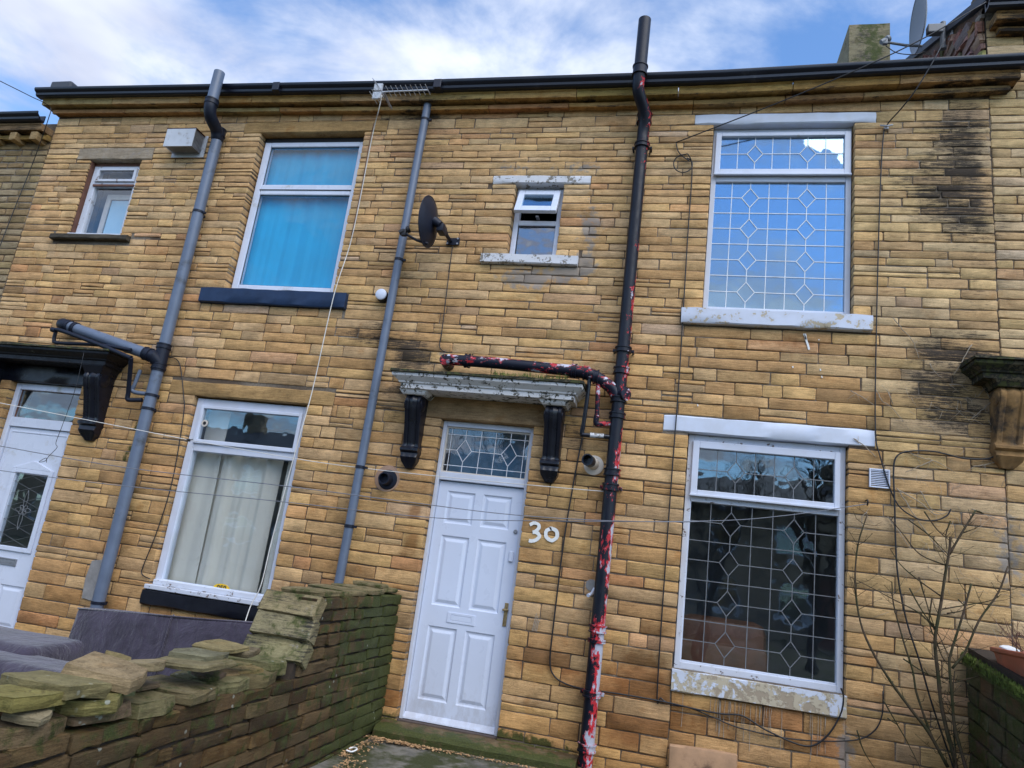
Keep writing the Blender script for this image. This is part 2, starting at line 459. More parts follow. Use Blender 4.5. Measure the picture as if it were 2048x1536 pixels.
# ------------------------------------------------------------------ mesh helpers
class MB:
    """collects geometry for ONE mesh object"""
    def __init__(self):
        self.v, self.f, self.tint, self.stain = [], [], [], []
        self.col = None

    def add(self, verts, faces, tint=None, stain=None):
        b = len(self.v)
        self.v += [tuple(q) for q in verts]
        self.f += [tuple(i + b for i in fc) for fc in faces]
        if tint is not None:
            self.tint += [tint] * len(verts) if not isinstance(tint, list) else tint
        if stain is not None:
            self.stain += [stain] * len(verts) if not isinstance(stain, list) else stain
        return self

    def box(self, x0, x1, y0, y1, z0, z1, xf=None, bev=0.0):
        if bev > 0:
            vs_, fs = bev_box(x0, x1, y0, y1, z0, z1, bev)
        else:
            vs_ = [(x, y, z) for x in (x0, x1) for y in (y0, y1) for z in (z0, z1)]
            fs = [(0, 1, 3, 2), (4, 6, 7, 5), (0, 4, 5, 1), (2, 3, 7, 6), (0, 2, 6, 4), (1, 5, 7, 3)]
        if xf:
            vs_ = [xf @ Vector(q) for q in vs_]
        return self.add(vs_, fs)

    def tube(self, pts, r, seg=12, cap=True):
        pts = [Vector(q) for q in pts]
        rs = r if isinstance(r, (list, tuple)) else [r] * len(pts)
        n = len(pts)
        rings = []
        prev = None
        for i, q in enumerate(pts):
            if i == 0:
                t = pts[1] - pts[0]
            elif i == n - 1:
                t = pts[-1] - pts[-2]
            else:
                t = (pts[i + 1] - q).normalized() + (q - pts[i - 1]).normalized()
            t = t.normalized() if t.length > 1e-9 else Vector((0, 0, 1))
            if prev is None:
                a = t.orthogonal().normalized()
            else:
                a = (prev - t * prev.dot(t))
                a = a.normalized() if a.length > 1e-6 else t.orthogonal().normalized()
            prev = a
            bb = t.cross(a)
            k = 1.0
            if 0 < i < n - 1:
                ang = (pts[i + 1] - q).angle(q - pts[i - 1], 0)
                k = 1 / max(math.cos(ang / 2), 0.5)
            rings.append([q + (a * math.cos(2 * math.pi * j / seg) + bb * math.sin(2 * math.pi * j / seg)) * rs[i] * (1 if k < 1.02 else 1.0) for j in range(seg)])
        vs_ = [q for rg in rings for q in rg]
        fs = []
        for i in range(n - 1):
            for j in range(seg):
                j2 = (j + 1) % seg
                fs.append((i * seg + j, i * seg + j2, (i + 1) * seg + j2, (i + 1) * seg + j))
        if cap:
            fs.append(tuple(range(seg - 1, -1, -1)))
            fs.append(tuple((n - 1) * seg + j for j in range(seg)))
        return self.add(vs_, fs)

    def lathe(self, base, axis, prof, seg=20):
        """prof: [(distance along axis, radius)]"""
        base, axis = Vector(base), Vector(axis).normalized()
        return self.tube_rings([(base + axis * d, r) for d, r in prof], axis, seg)

    def tube_rings(self, rings, axis, seg=20):
        a = axis.orthogonal().normalized()
        bb = axis.cross(a)
        vs_ = []
        for c, r in rings:
            vs_ += [c + (a * math.cos(2 * math.pi * j / seg) + bb * math.sin(2 * math.pi * j / seg)) * max(r, 1e-4) for j in range(seg)]
        n = len(rings)
        fs = [(i * seg + j, i * seg + (j + 1) % seg, (i + 1) * seg + (j + 1) % seg, (i + 1) * seg + j) for i in range(n - 1) for j in range(seg)]
        fs.append(tuple(range(seg - 1, -1, -1)))
        fs.append(tuple((n - 1) * seg + j for j in range(seg)))
        return self.add(vs_, fs)

    def prism_x(self, prof, x0, x1, xf=None):
        """profile [(y,z)] extruded along x"""
        n = len(prof)
        vs_ = [(x0, y, z) for y, z in prof] + [(x1, y, z) for y, z in prof]
        fs = [(i, (i + 1) % n, n + (i + 1) % n, n + i) for i in range(n)]
        fs += [tuple(range(n - 1, -1, -1)), tuple(range(n, 2 * n))]
        if xf:
            vs_ = [xf @ Vector(q) for q in vs_]
        return self.add(vs_, fs)

    def loft_levels(self, x0, x1, yb, levels):
        """moulded slab against a wall: levels [(z, projection, side projection)], mitred ends"""
        vs_, fs = [], []
        for z, pr, sp in levels:
            vs_ += [(x0 - sp, yb, z), (x0 - sp, yb - pr, z), (x1 + sp, yb - pr, z), (x1 + sp, yb, z)]
        for i in range(len(levels) - 1):
            a, b = i * 4, i * 4 + 4
            for j in range(4):
                fs.append((a + j, a + (j + 1) % 4, b + (j + 1) % 4, b + j))
        fs += [(3, 2, 1, 0), tuple((len(levels) - 1) * 4 + j for j in range(4))]
        return self.add(vs_, fs)

    def frame(self, x0, x1, z0, z1, wl, wr, wb, wt_, y0, y1):
        """rectangular ring of four butted members"""
        self.box(x0, x0 + wl, y0, y1, z0, z1)
        self.box(x1 - wr, x1, y0, y1, z0, z1)
        self.box(x0 + wl, x1 - wr, y0 + 0.0006, y1 - 0.0006, z0, z0 + wb)
        self.box(x0 + wl, x1 - wr, y0 + 0.0006, y1 - 0.0006, z1 - wt_, z1)
        return self

    def build(self, name, mat, parent=None, smooth=False, bevel=0.0, recalc=True):
        me = bpy.data.meshes.new(name)
        me.from_pydata(self.v, [], self.f)
        if recalc:
            bm = bmesh.new()
            bm.from_mesh(me)
            bmesh.ops.recalc_face_normals(bm, faces=bm.faces)
            bm.to_mesh(me)
            bm.free()
        if self.tint:
            at = me.color_attributes.new('tint', 'FLOAT_COLOR', 'POINT')
            at.data.foreach_set('color', np.array([tuple(c) + (1,) for c in self.tint], dtype=np.float32).ravel())
        if self.stain:
            at = me.color_attributes.new('stain', 'FLOAT_COLOR', 'POINT')
            at.data.foreach_set('color', np.array(self.stain, dtype=np.float32).ravel())
        me.materials.append(MATS[mat])
        if smooth:
            me.polygons.foreach_set('use_smooth', [True] * len(me.polygons))
            if smooth == 'auto':
                try:
                    me.set_sharp_from_angle(angle=R(38))
                except Exception:
                    pass
        ob = bpy.data.objects.new(name, me)
        COL.objects.link(ob)
        if bevel:
            md = ob.modifiers.new('edge', 'BEVEL')
            md.width = bevel
            md.segments = 2
            md.limit_method = 'ANGLE'
            md.angle_limit = R(40)
        if parent is not None:
            put_under(ob, parent)
        return ob


def bev_box(x0, x1, y0, y1, z0, z1, b):
    bm = bmesh.new()
    bmesh.ops.create_cube(bm, size=1.0)
    for vv in bm.verts:
        vv.co = Vector(((x0 + x1) / 2 + vv.co.x * (x1 - x0), (y0 + y1) / 2 + vv.co.y * (y1 - y0), (z0 + z1) / 2 + vv.co.z * (z1 - z0)))
    bmesh.ops.bevel(bm, geom=list(bm.edges), offset=b, segments=2, affect='EDGES', profile=0.5)
    bm.verts.index_update()
    vs_ = [tuple(vv.co) for vv in bm.verts]
    fs = [tuple(vv.index for vv in fc.verts) for fc in bm.faces]
    bm.free()
    return vs_, fs


def world_of(ob):
    mtx = Matrix.LocRotScale(ob.location, ob.rotation_euler, ob.scale)
    return (world_of(ob.parent) @ ob.matrix_parent_inverse @ mtx) if ob.parent else mtx


def put_under(ob, parent):
    ob.parent = parent
    ob.matrix_parent_inverse = world_of(parent).inverted()


def tag(o, label=None, cat=None, group=None, kind=None):
    if label:
        o['label'] = label
    if cat:
        o['category'] = cat
    if group:
        o['group'] = group
    if kind:
        o['kind'] = kind
    return o


def thing(name, loc, label, cat, group=None):
    o = bpy.data.objects.new(name, None)
    o.empty_display_size = 0.2
    COL.objects.link(o)
    o.location = loc
    return tag(o, label, cat, group)


def smooth_path(pts, n=6):
    """Catmull-Rom through points"""
    pts = [Vector(q) for q in pts]
    if len(pts) < 3:
        return pts
    ext = [pts[0] * 2 - pts[1]] + pts + [pts[-1] * 2 - pts[-2]]
    out_ = []
    for i in range(1, len(ext) - 2):
        p0, p1, p2, p3 = ext[i - 1:i + 3]
        for k in range(n):
            t = k / n
            out_.append(0.5 * ((2 * p1) + (p2 - p0) * t + (2 * p0 - 5 * p1 + 4 * p2 - p3) * t * t + (3 * p1 - p0 - 3 * p2 + p3) * t ** 3))
    out_.append(pts[-1])
    return out_


def jit(a):
    return random.uniform(-a, a)


# ------------------------------------------------------------------ stones
def facade_xf(u, v, n):
    return (u, -n, v)


def stone_geo(u0, u1, v0, v1, depth, rough=1.0):
    wd, ht = u1 - u0, v1 - v0
    e = min(0.007, wd * 0.2, ht * 0.2)
    us = [0, e] + ([wd * random.uniform(0.4, 0.6)] if wd < 0.36 else [wd * random.uniform(0.28, 0.38), wd * random.uniform(0.62, 0.72)]) + [wd - e, wd]
    vsn = [0, e, ht - e, ht]
    nu, nv = len(us), len(vsn)
    tilt, lean = jit(0.004) * rough, jit(0.003) * rough
    proud = jit(0.0025) * rough
    P_ = []
    for j, b in enumerate(vsn):
        for i, a in enumerate(us):
            edge = i in (0, nu - 1) or j in (0, nv - 1)
            corner = i in (0, nu - 1) and j in (0, nv - 1)
            n = proud + tilt * (a / wd - 0.5) + lean * (b / ht - 0.5) + jit(0.0025) * rough
            uu, vv = a, b
            if edge:
                n -= random.uniform(0.0025, 0.0075)
                if i not in (0, nu - 1):
                    vv += jit(0.003) * rough
                if j not in (0, nv - 1):
                    uu += jit(0.003) * rough
            if corner:
                uu += (0.004 if i == 0 else -0.004)
                vv += (0.003 if j == 0 else -0.003)
                n -= 0.002
            P_.append((u0 + uu, v0 + vv, n))
    F_ = [(j * nu + i, j * nu + i + 1, (j + 1) * nu + i + 1, (j + 1) * nu + i) for j in range(nv - 1) for i in range(nu - 1)]
    ring = [i for i in range(nu)] + [j * nu + nu - 1 for j in range(1, nv)] + [(nv - 1) * nu + i for i in range(nu - 2, -1, -1)] + [j * nu for j in range(nv - 2, 0, -1)]
    b = len(P_)
    for k in ring:
        P_.append((P_[k][0], P_[k][1], -depth))
    L = len(ring)
    for k in range(L):
        F_.append((ring[k], b + k, b + (k + 1) % L, ring[(k + 1) % L]))
    return P_, F_


def split_len(a, b, lo, hi):
    """random stone lengths that fill a..b"""
    tot = b - a
    if tot <= hi * 1.05:
        return [(a, b)]
    ls = []
    s = 0
    while s < tot:
        l = random.uniform(lo, hi) if random.random() > 0.18 else random.uniform(lo * 0.6, lo * 1.1)
        ls.append(l)
        s += l
    k = tot / s
    out_, x = [], a
    for l in ls:
        out_.append((x, x + l * k))
        x += l * k
    return out_


def subtract(rect, hole):
    a0, a1, b0, b1 = rect
    h0, h1, k0, k1 = hole
    if a1 <= h0 or a0 >= h1 or b1 <= k0 or b0 >= k1:
        return [rect]
    res = []
    if a0 < h0:
        res.append((a0, h0, b0, b1))
    if a1 > h1:
        res.append((h1, a1, b0, b1))
    m0, m1 = max(a0, h0), min(a1, h1)
    if b0 < k0:
        res.append((m0, m1, b0, k0))
    if b1 > k1:
        res.append((m0, m1, k1, b1))
    return res


def lay_courses(u0, u1, courses, holes, lo, hi, split=0.0):
    """running bond of stones between u0 and u1, broken at the holes"""
    rects = []
    last = []
    for k in range(len(courses) - 1):
        za, zb = courses[k], courses[k + 1]
        brk = []
        for h in holes:
            ov = min(zb, h[3]) - max(za, h[2])
            if ov > 0.45 * (zb - za):
                brk.append((h[0], h[1]))
        brk.sort()
        x = u0
        spans = []
        for a, b in brk:
            if a > x + 0.03:
                spans.append((x, a))
            x = max(x, b)
        if u1 > x + 0.03:
            spans.append((x, u1))
        best = None
        for attempt in range(4):
            cand = [q for a, b in spans for q in split_len(a, b, lo, hi)]
            js = [q[1] for q in cand]
            clash = sum(1 for j in js for l in last if abs(j - l) < 0.045)
            if best is None or clash < best[0]:
                best = (clash, cand, js)
        last = best[2]
        for a, b in best[1]:
            pieces = [(a, b, za, zb)]
            for h in holes:
                pieces = [q for r_ in pieces for q in subtract(r_, h)]
            if split and zb - za > 0.07 and random.random() < split and pieces == [(a, b, za, zb)]:
                zm = za + (zb - za) * random.uniform(0.38, 0.62)         # two thin stones instead of one
                xm_ = a + (b - a) * random.uniform(0.3, 0.7)
                pieces = [(a, b, za, zm), (a, xm_, zm, zb), (xm_, b, zm, zb)] if (b - a > 0.4 and random.random() < 0.4) else [(a, b, za, zm), (a, b, zm, zb)]
            rects += [q for q in pieces if q[1] - q[0] > 0.045 and q[3] - q[2] > 0.03]
    return rects


def pix_area(c4):
    ps = [project(q) for q in c4]
    if any(q is None for q in ps):
        return 0
    cx = sum(q[0] for q in ps) / 4
    cy = sum(q[1] for q in ps) / 4
    if not (-10 < cx < 2058 and -10 < cy < 1546):
        return 0
    a = 0
    for i in range(4):
        x0, y0 = ps[i]
        x1, y1 = ps[(i + 1) % 4]
        a += x0 * y1 - x1 * y0
    return abs(a) / 2


def make_stones(rects, holes, parent, xf, tintf, stainf, mat='sandstone', gap=0.0075, limit=300, rough=1.0, depth=0.035, jamb=0.15, rest='stone_courses', vtop=None):
    todo = []
    for a, b, c, d in rects:
        at_jamb = any((abs(a - h[1]) < 0.004 or abs(b - h[0]) < 0.004) and d > h[2] and c < h[3] for h in holes) if holes else False
        ga = 0 if any(abs(a - h[1]) < 0.004 for h in holes) else gap / 2
        gb = 0 if any(abs(b - h[0]) < 0.004 for h in holes) else gap / 2
        g = gap / 2 + random.uniform(-0.0015, 0.0025)
        area = pix_area([xf(a, c, 0), xf(b, c, 0), xf(b, d, 0), xf(a, d, 0)])
        todo.append((area, a + ga, b - gb, c + g, d - g, jamb if at_jamb else depth))
    todo.sort(key=lambda q: -q[0])
    bulk = MB()
    for i, (area, a, b, c, d, dep) in enumerate(todo):
        P_, F_ = stone_geo(a, b, c, d, dep, rough)
        t = tintf((a + b) / 2, (c + d) / 2)
        sj = random.random()
        st = [stainf(q[0], q[1], sj) for q in P_]
        wv = [xf(*q) for q in P_]
        if i < limit and area > 0:
            mb = MB()
            mb.add(wv, F_, t, st)
            ob = mb.build('stone', mat, parent, smooth='auto')
        else:
            bulk.add(wv, F_, t, st)
    if bulk.v:
        ob = bulk.build(rest, mat, parent, smooth='auto')
        tag(ob, kind='stuff')


def backing(parent, name, u0, u1, v0, v1, holes, xf, thick, back=0.010, mat='mortar'):
    """mortar bed behind the stones with real openings through it"""
    hs = [(a - 0.004, b + 0.004, c - 0.004, d + 0.004) for a, b, c, d in holes]
    us = sorted(set([u0, u1] + [q for h in hs for q in h[:2] if u0 < q < u1]))
    vz = sorted(set([v0, v1] + [q for h in hs for q in h[2:] if v0 < q < v1]))
    mb = MB()

    def solid(i, j):
        if not (0 <= i < len(us) - 1 and 0 <= j < len(vz) - 1):
            return False
        cu, cv_ = (us[i] + us[i + 1]) / 2, (vz[j] + vz[j + 1]) / 2
        return not any(h[0] < cu < h[1] and h[2] < cv_ < h[3] for h in hs)
    for i in range(len(us) - 1):
        for j in range(len(vz) - 1):
            if not solid(i, j):
                continue
            a, b, c, d = us[i], us[i + 1], vz[j], vz[j + 1]
            mb.add([xf(a, c, -back), xf(b, c, -back), xf(b, d, -back), xf(a, d, -back)], [(0, 1, 2, 3)])
            mb.add([xf(a, c, -thick), xf(b, c, -thick), xf(b, d, -thick), xf(a, d, -thick)], [(3, 2, 1, 0)])
            if not solid(i - 1, j):
                mb.add([xf(a, c, -back), xf(a, d, -back), xf(a, d, -thick), xf(a, c, -thick)], [(0, 1, 2, 3)])
            if not solid(i + 1, j):
                mb.add([xf(b, c, -back), xf(b, d, -back), xf(b, d, -thick), xf(b, c, -thick)], [(3, 2, 1, 0)])
            if not solid(i, j - 1):
                mb.add([xf(a, c, -back), xf(b, c, -back), xf(b, c, -thick), xf(a, c, -thick)], [(3, 2, 1, 0)])
            if not solid(i, j + 1):
                mb.add([xf(a, d, -back), xf(b, d, -back), xf(b, d, -thick), xf(a, d, -thick)], [(0, 1, 2, 3)])
    return mb.build(name, mat, parent, recalc=False)


def blob(x, z, lst):
    s = 0.0
    for cx, cz, sx, sz, a in lst:
        s += a * math.exp(-((x - cx) / sx) ** 2 - ((z - cz) / sz) ** 2)
    return s


# soot, moss, damp and cement smears that the walls carry, by place, plus painted hood and cornice shade
SOOT_SHADE = [(2.22, 5.45, 0.32, 0.28, 0.70), (2.25, 5.25, 0.40, 0.5, 0.18), (2.1, 3.2, 0.5, 0.6, 0.2), (2.1, 4.6, 0.5, 0.5, 0.2), (2.25, 5.05, 0.35, 0.18, 0.45), (2.2, 4.72, 0.40, 0.25, 0.60), (2.3, 4.35, 0.30, 0.2, 0.35), (1.75, 5.0, 0.3, 0.3, 0.32),
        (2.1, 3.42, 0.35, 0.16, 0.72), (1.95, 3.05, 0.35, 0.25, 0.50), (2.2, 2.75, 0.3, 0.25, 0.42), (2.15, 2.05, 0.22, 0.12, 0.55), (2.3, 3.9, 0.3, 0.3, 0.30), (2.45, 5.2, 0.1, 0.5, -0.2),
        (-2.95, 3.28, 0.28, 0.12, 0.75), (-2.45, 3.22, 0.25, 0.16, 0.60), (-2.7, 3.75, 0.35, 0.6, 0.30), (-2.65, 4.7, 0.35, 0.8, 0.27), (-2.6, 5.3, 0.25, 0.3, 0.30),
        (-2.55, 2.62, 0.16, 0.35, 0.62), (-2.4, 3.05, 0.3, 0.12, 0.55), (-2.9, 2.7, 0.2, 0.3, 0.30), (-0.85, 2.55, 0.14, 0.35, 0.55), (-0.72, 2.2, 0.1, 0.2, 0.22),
        (-5.75, 2.6, 0.14, 0.3, 0.35), (-2.85, 5.72, 0.5, 0.08, 0.6), (-4.4, 5.70, 2.4, 0.05, 0.28), (0.6, 5.74, 2.2, 0.05, 0.30), (-5.7, 5.22, 0.45, 0.08, 0.3), (-5.15, 5.6, 0.3, 0.15, 0.2)]  # left hood blob and wide strips under the cornice are painted shade
MOSS = [(-5.27, 1.9, 0.05, 0.6, 0.75), (-1.7, 0.0, 0.8, 0.10, 0.5), (-1.0, -0.05, 0.6, 0.12, 0.8), (-3.3, 3.75, 0.25, 0.08, 0.35), (-6.9, 4.22, 0.1, 0.06, 0.6), (-2.25, -0.1, 0.2, 0.2, 0.6), (-5.62, 2.6, 0.12, 0.2, 0.5), (1.9, 0.4, 0.25, 0.4, 0.25)]
DAMP = [(-0.15, 0.45, 0.30, 0.42, 0.62), (-0.95, 0.62, 0.32, 0.14, 0.75), (-0.85, 1.05, 0.5, 0.18, 0.25), (0.7, 0.35, 0.8, 0.25, 0.35), (-2.18, 0.5, 0.14, 0.6, 0.35), (-2.2, 1.65, 0.05, 0.4, 0.5),
        (0.75, 3.45, 0.8, 0.12, 0.35), (-5.2, 5.2, 0.4, 0.4, 0.15), (-6.3, 5.55, 0.6, 0.15, 0.3), (-6.4, 3.7, 0.9, 0.5, 0.22), (-5.6, 0.6, 0.6, 0.8, 0.2)]
SMEAR = [(-1.45, 3.93, 0.42, 0.16, 0.55), (-0.93, 4.45, 0.16, 0.40, 0.52), (-1.9, 4.6, 0.12, 0.4, 0.30), (-1.7, 5.12, 0.5, 0.12, 0.34), (-1.05, 5.1, 0.25, 0.12, 0.35), (-1.0, 4.05, 0.2, 0.1, 0.5),
         (-1.25, 3.1, 0.25, 0.10, 0.30), (-2.2, 3.15, 0.3, 0.08, 0.35), (2.4, 5.3, 0.06, 0.5, 0.40), (2.45, 1.9, 0.2, 0.5, 0.45), (1.33, 0.3, 0.03, 0.3, 0.6), (1.62, 0.4, 0.1, 0.4, 0.2)]


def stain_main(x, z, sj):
    so = min(blob(x, z, SOOT_SHADE) * 1.08, 0.85) * (0.75 + 0.4 * sj)
    mo = blob(x, z, MOSS)
    da = blob(x, z, DAMP) * (0.3 + 1.7 * sj) + (0.22 if (sj > 0.90) else 0)
    sm = blob(x, z, SMEAR) * 1.35
    return (max(so, 0), mo, da, sm)


PAL = [(0.455, 0.275, 0.108), (0.435, 0.255, 0.092), (0.470, 0.300, 0.128), (0.415, 0.235, 0.085), (0.440, 0.280, 0.125), (0.475, 0.290, 0.105), (0.395, 0.225, 0.085)]


def tint_main(x, z):
    c = random.choice(PAL)
    c = (c[0] * 1.30, c[1] * 1.31, c[2] * 1.48)
    brown = max(0.0, min(1.0, (1.5 - z) / 1.5)) * random.uniform(0.2, 1.0)      # the lower, wetter stones are browner
    c = (c[0] * (1 - 0.12 * brown), c[1] * (1 - 0.22 * brown), c[2] * (1 - 0.34 * brown))
    k = random.uniform(0.92, 1.09)
    q_ = random.random()
    if q_ < 0.05:
        k *= 0.76
    elif q_ < 0.09:
        c = (c[0] * 1.02, c[1] * 0.90, c[2] * 0.92)
    elif q_ < 0.13:
        c = (c[0] * 0.95, c[1] * 1.0, c[2] * 1.25)
    pale = max(0.0, min(1.0, (z - 2.6) / 2.5)) * 0.06      # upper stones are a little paler
    if x > 1.5:
        c = (c[0] * 0.97, c[1] * 1.05, c[2] * 1.15)
    return tuple(min(q * k + pale * w_, 0.8) for q, w_ in zip(c, (0.7, 0.75, 0.6)))


COURSES = [-0.36, -0.22, -0.09, 0.0, 0.082, .212, .332, .459, .594, .707, .833, .943, 1.061, 1.173, 1.281, 1.374, 1.493, 1.616, 1.734, 1.84, 1.947, 2.049, 2.152, 2.256, 2.367, 2.461, 2.575, 2.655, 2.735,
           2.849, 2.94, 3.051, 3.164, 3.26, 3.351, 3.446, 3.545, 3.622, 3.700, 3.795, 3.886, 3.97, 4.062, 4.16, 4.235, 4.307, 4.387, 4.475, 4.564, 4.638, 4.72, 4.796, 4.872, 4.926, 5.010, 5.090,
           5.165, 5.22, 5.29, 5.36, 5.430, 5.486, 5.555, 5.665, 5.77]
SEAM_L, SEAM_M, SEAM_R = -7.41, -2.79, 2.44


def wobble(cs, a):
    return [cs[0]] + [c + jit(a) for c in cs[1:-1]] + [cs[-1]]


# ------------------------------------------------------------------ ground
g = MB()
g.add([(-400, -400, -0.34), (400, -400, -0.34), (400, 400, -0.34), (-400, 400, -0.34)], [(0, 1, 2, 3)])
tag(g.build('ground', 'ground_soil'), kind='structure')

# ------------------------------------------------------------------ houses
house = thing('terrace_house', (-0.2, 0.0, -0.1), 'sandstone terraced house with a white six-panel door numbered 30', 'house')
neigh = thing('terrace_house', (-5.1, 0.0, -0.1), 'sandstone terraced house left of the white panelled door, with a blue sill upstairs', 'house')
farleft = thing('terrace_house', (-8.6, 0.0, -0.1), 'lower terraced house sliver at the far left edge below the first gutter', 'house')
righth = thing('terrace_house', (3.6, 0.0, 0.3), 'taller stone house at the right edge with a rough gable above the gutter', 'house')

# openings (x0, x1, z0, z1) cut through the walls; the same plus lintels and sills is kept free of coursed stones
O_UP = (0.135, 1.36, 3.70, 5.555)
O_LO = (0.09, 1.335, 0.725, 2.592)
O_SM = (-1.70, -1.22, 4.165, 4.922)
O_DOOR = (-2.09, -1.23, -0.075, 2.535)
OPEN30 = [O_UP, O_LO, O_SM, O_DOOR]
L_UP = (-0.04, 1.535, 5.555, 5.662)
S_UP = (-0.04, 1.50, 3.555, 3.70)
L_LO = (-0.118, 1.527, 2.592, 2.730)
S_LO = (0.085, 1.337, 0.562, 0.725)
L_SM = (-1.935, -0.970, 4.922, 5.010)
S_SM = (-1.935, -1.00, 4.065, 4.165)
L_DOOR = (-2.25, -1.07, 2.535, 2.735)
O_NUP = (-4.645, -3.41, 3.70, 5.53)
O_NLO = (-4.68, -3.44, 0.70, 2.562)
O_NSM = (-6.77, -6.08, 4.255, 5.21)
O_NDOOR = (-6.93, -6.02, 0.0, 2.56)
OPENN = [O_NUP, O_NLO, O_NSM, O_NDOOR]
L_NUP = (-4.86, -3.17, 5.53, 5.665)
S_NUP = (-4.87, -3.24, 3.535, 3.70)
L_NLO = (-4.98, -3.18, 2.562, 2.70)
S_NLO = (-4.70, -3.43, 0.565, 0.70)
L_NSM = (-6.96, -5.95, 5.21, 5.36)
S_NSM = (-6.95, -5.94, 4.195, 4.255)
L_NDOOR = (-7.15, -5.80, 2.56, 2.74)

wall30 = backing(house, 'wall', SEAM_M, SEAM_R, -0.36, 5.84, OPEN30, facade_xf, 0.30)
holes30 = OPEN30 + [L_UP, S_UP, L_LO, S_LO, L_SM, S_SM, L_DOOR]
crs = wobble(COURSES, 0.004)
PANEL = (0.088, 1.337, -0.36, 0.562)          # blocked-up doorway under the lower window: its own straight joints
rects = lay_courses(SEAM_M, SEAM_R, crs, holes30 + [PANEL], 0.24, 0.62, 0.09)
rects += lay_courses(PANEL[0], PANEL[1], [-0.36, -0.1, 0.03, 0.15, 0.28, 0.415, 0.562], [], 0.2, 0.42)
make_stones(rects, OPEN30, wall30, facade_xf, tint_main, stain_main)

wallN = backing(neigh, 'wall', SEAM_L, SEAM_M, -0.36, 5.84, OPENN, facade_xf, 0.30)
holesN = OPENN + [L_NUP, S_NUP, L_NLO, S_NLO, L_NSM, S_NSM, L_NDOOR]
rects = lay_courses(SEAM_L, SEAM_M, wobble(COURSES, 0.005), holesN, 0.22, 0.56, 0.11)
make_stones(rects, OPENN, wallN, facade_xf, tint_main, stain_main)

wallF = backing(farleft, 'wall', -10.5, SEAM_L - 0.002, -0.36, 5.70, [], facade_xf, 0.30, mat='mortar')
cf = [-0.36]
while cf[-1] < 5.38:
    cf.append(cf[-1] + (0.12 if cf[-1] < 2.6 else 0.085) + jit(0.01))
rects = lay_courses(-10.5, SEAM_L - 0.002, cf, [], 0.2, 0.45)
make_stones(rects, [], wallF, facade_xf, lambda x, z: tuple(q * k for q, k in zip(random.choice(PAL), (0.72, 0.86, 1.15))), lambda x, z, s: (0.1 * s, 0.05, 0.2 * s, 0.22), gap=0.016)

wallR = backing(righth, 'wall', SEAM_R + 0.002, 6.5, -0.36, 7.05, [(2.75, 3.75, 0.6, 3.05)], facade_xf, 0.30)
cr = [-0.36]
while cr[-1] < 6.50:
    cr.append(cr[-1] + (0.118 if cr[-1] < 2.9 else 0.086) + jit(0.012))
rects = lay_courses(SEAM_R + 0.002, 6.5, cr, [(2.75, 3.75, 0.6, 3.05)], 0.2, 0.5)
rects = [q for q in rects if q[0] < 4.2]
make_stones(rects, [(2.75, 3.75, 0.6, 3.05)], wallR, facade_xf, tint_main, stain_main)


# cornices: two moulded courses built of long stones, following the sag of the old roof line
CZ = [(-12.0, 5.80), (-7.4, 5.785), (-2.6, 5.716), (0.1, 5.718), (2.5, 5.793), (6.0, 5.85)]


def corn_z(x):
    for (xa, za), (xb, zb) in zip(CZ, CZ[1:]):
        if x <= xb:
            return za + (zb - za) * (x - xa) / (xb - xa)
    return CZ[-1][1]


def cornice_run(parent, x0, x1, z0, prof, lo, hi, tintk, zf, sootamt):
    for a, b in split_len(x0, x1, lo, hi):
        a += 0.004
        b -= 0.004
        mb = MB()
        n = len(prof)
        k = max(1, int((b - a) / 0.18))
        t = tintf = tuple(q * random.uniform(0.95, 1.2) * tintk for q in random.choice(PAL))
        vsx, st = [], []
        for i in range(k + 1):
            x = a + (b - a) * i / k
            for j, (y, z) in enumerate(prof):
                vsx.append((x, y + jit(0.003), z0 + zf(x) + z + jit(0.003)))
                st.append((sootamt * random.uniform(0.4, 1.5) + (blob(x, 5.75, SOOT_SHADE) * 0.4) + 0.25 * (z < 0.012 or 0.06 < z < 0.073) + max(0, (x - 1.7)) * 0.35, 0.1, 0.35 * random.random(), 0.05))  # profile undersides darkened as painted shade, besides real soot
        fs = [(i * n + j, i * n + (j + 1) % n, (i + 1) * n + (j + 1) % n, (i + 1) * n + j) for i in range(k) for j in range(n)]
        fs += [tuple(range(n - 1, -1, -1)), tuple(k * n + j for j in range(n))]
        mb.add(vsx, fs, t, st)
        mb.build('cornice_stone', 'sandstone', parent, smooth='auto')


LOWER = [(0.02, 0.008), (-0.030, 0.008), (-0.050, 0.0), (-0.078, 0.0), (-0.081, 0.008), (-0.081, 0.042), (-0.058, 0.058), (-0.05, 0.076), (0.02, 0.076)]
UPPER = [(0.02, 0.070), (-0.10, 0.070), (-0.122, 0.062), (-0.152, 0.062), (-0.155, 0.072), (-0.155, 0.118), (-0.168, 0.128), (-0.168, 0.142), (-0.12, 0.150), (0.02, 0.150)]
for par, a, b in ((house, SEAM_M, SEAM_R + 0.14), (neigh, SEAM_L - 0.02, SEAM_M)):
    cornice_run(par, a, b, 0.0, LOWER, 0.7, 1.25, 0.9, corn_z, 0.08)
    cornice_run(par, a - (0.10 if par is neigh else 0), b + (0.05 if par is house else 0), 0.0, UPPER, 0.7, 1.25, 0.85, corn_z, 0.10)


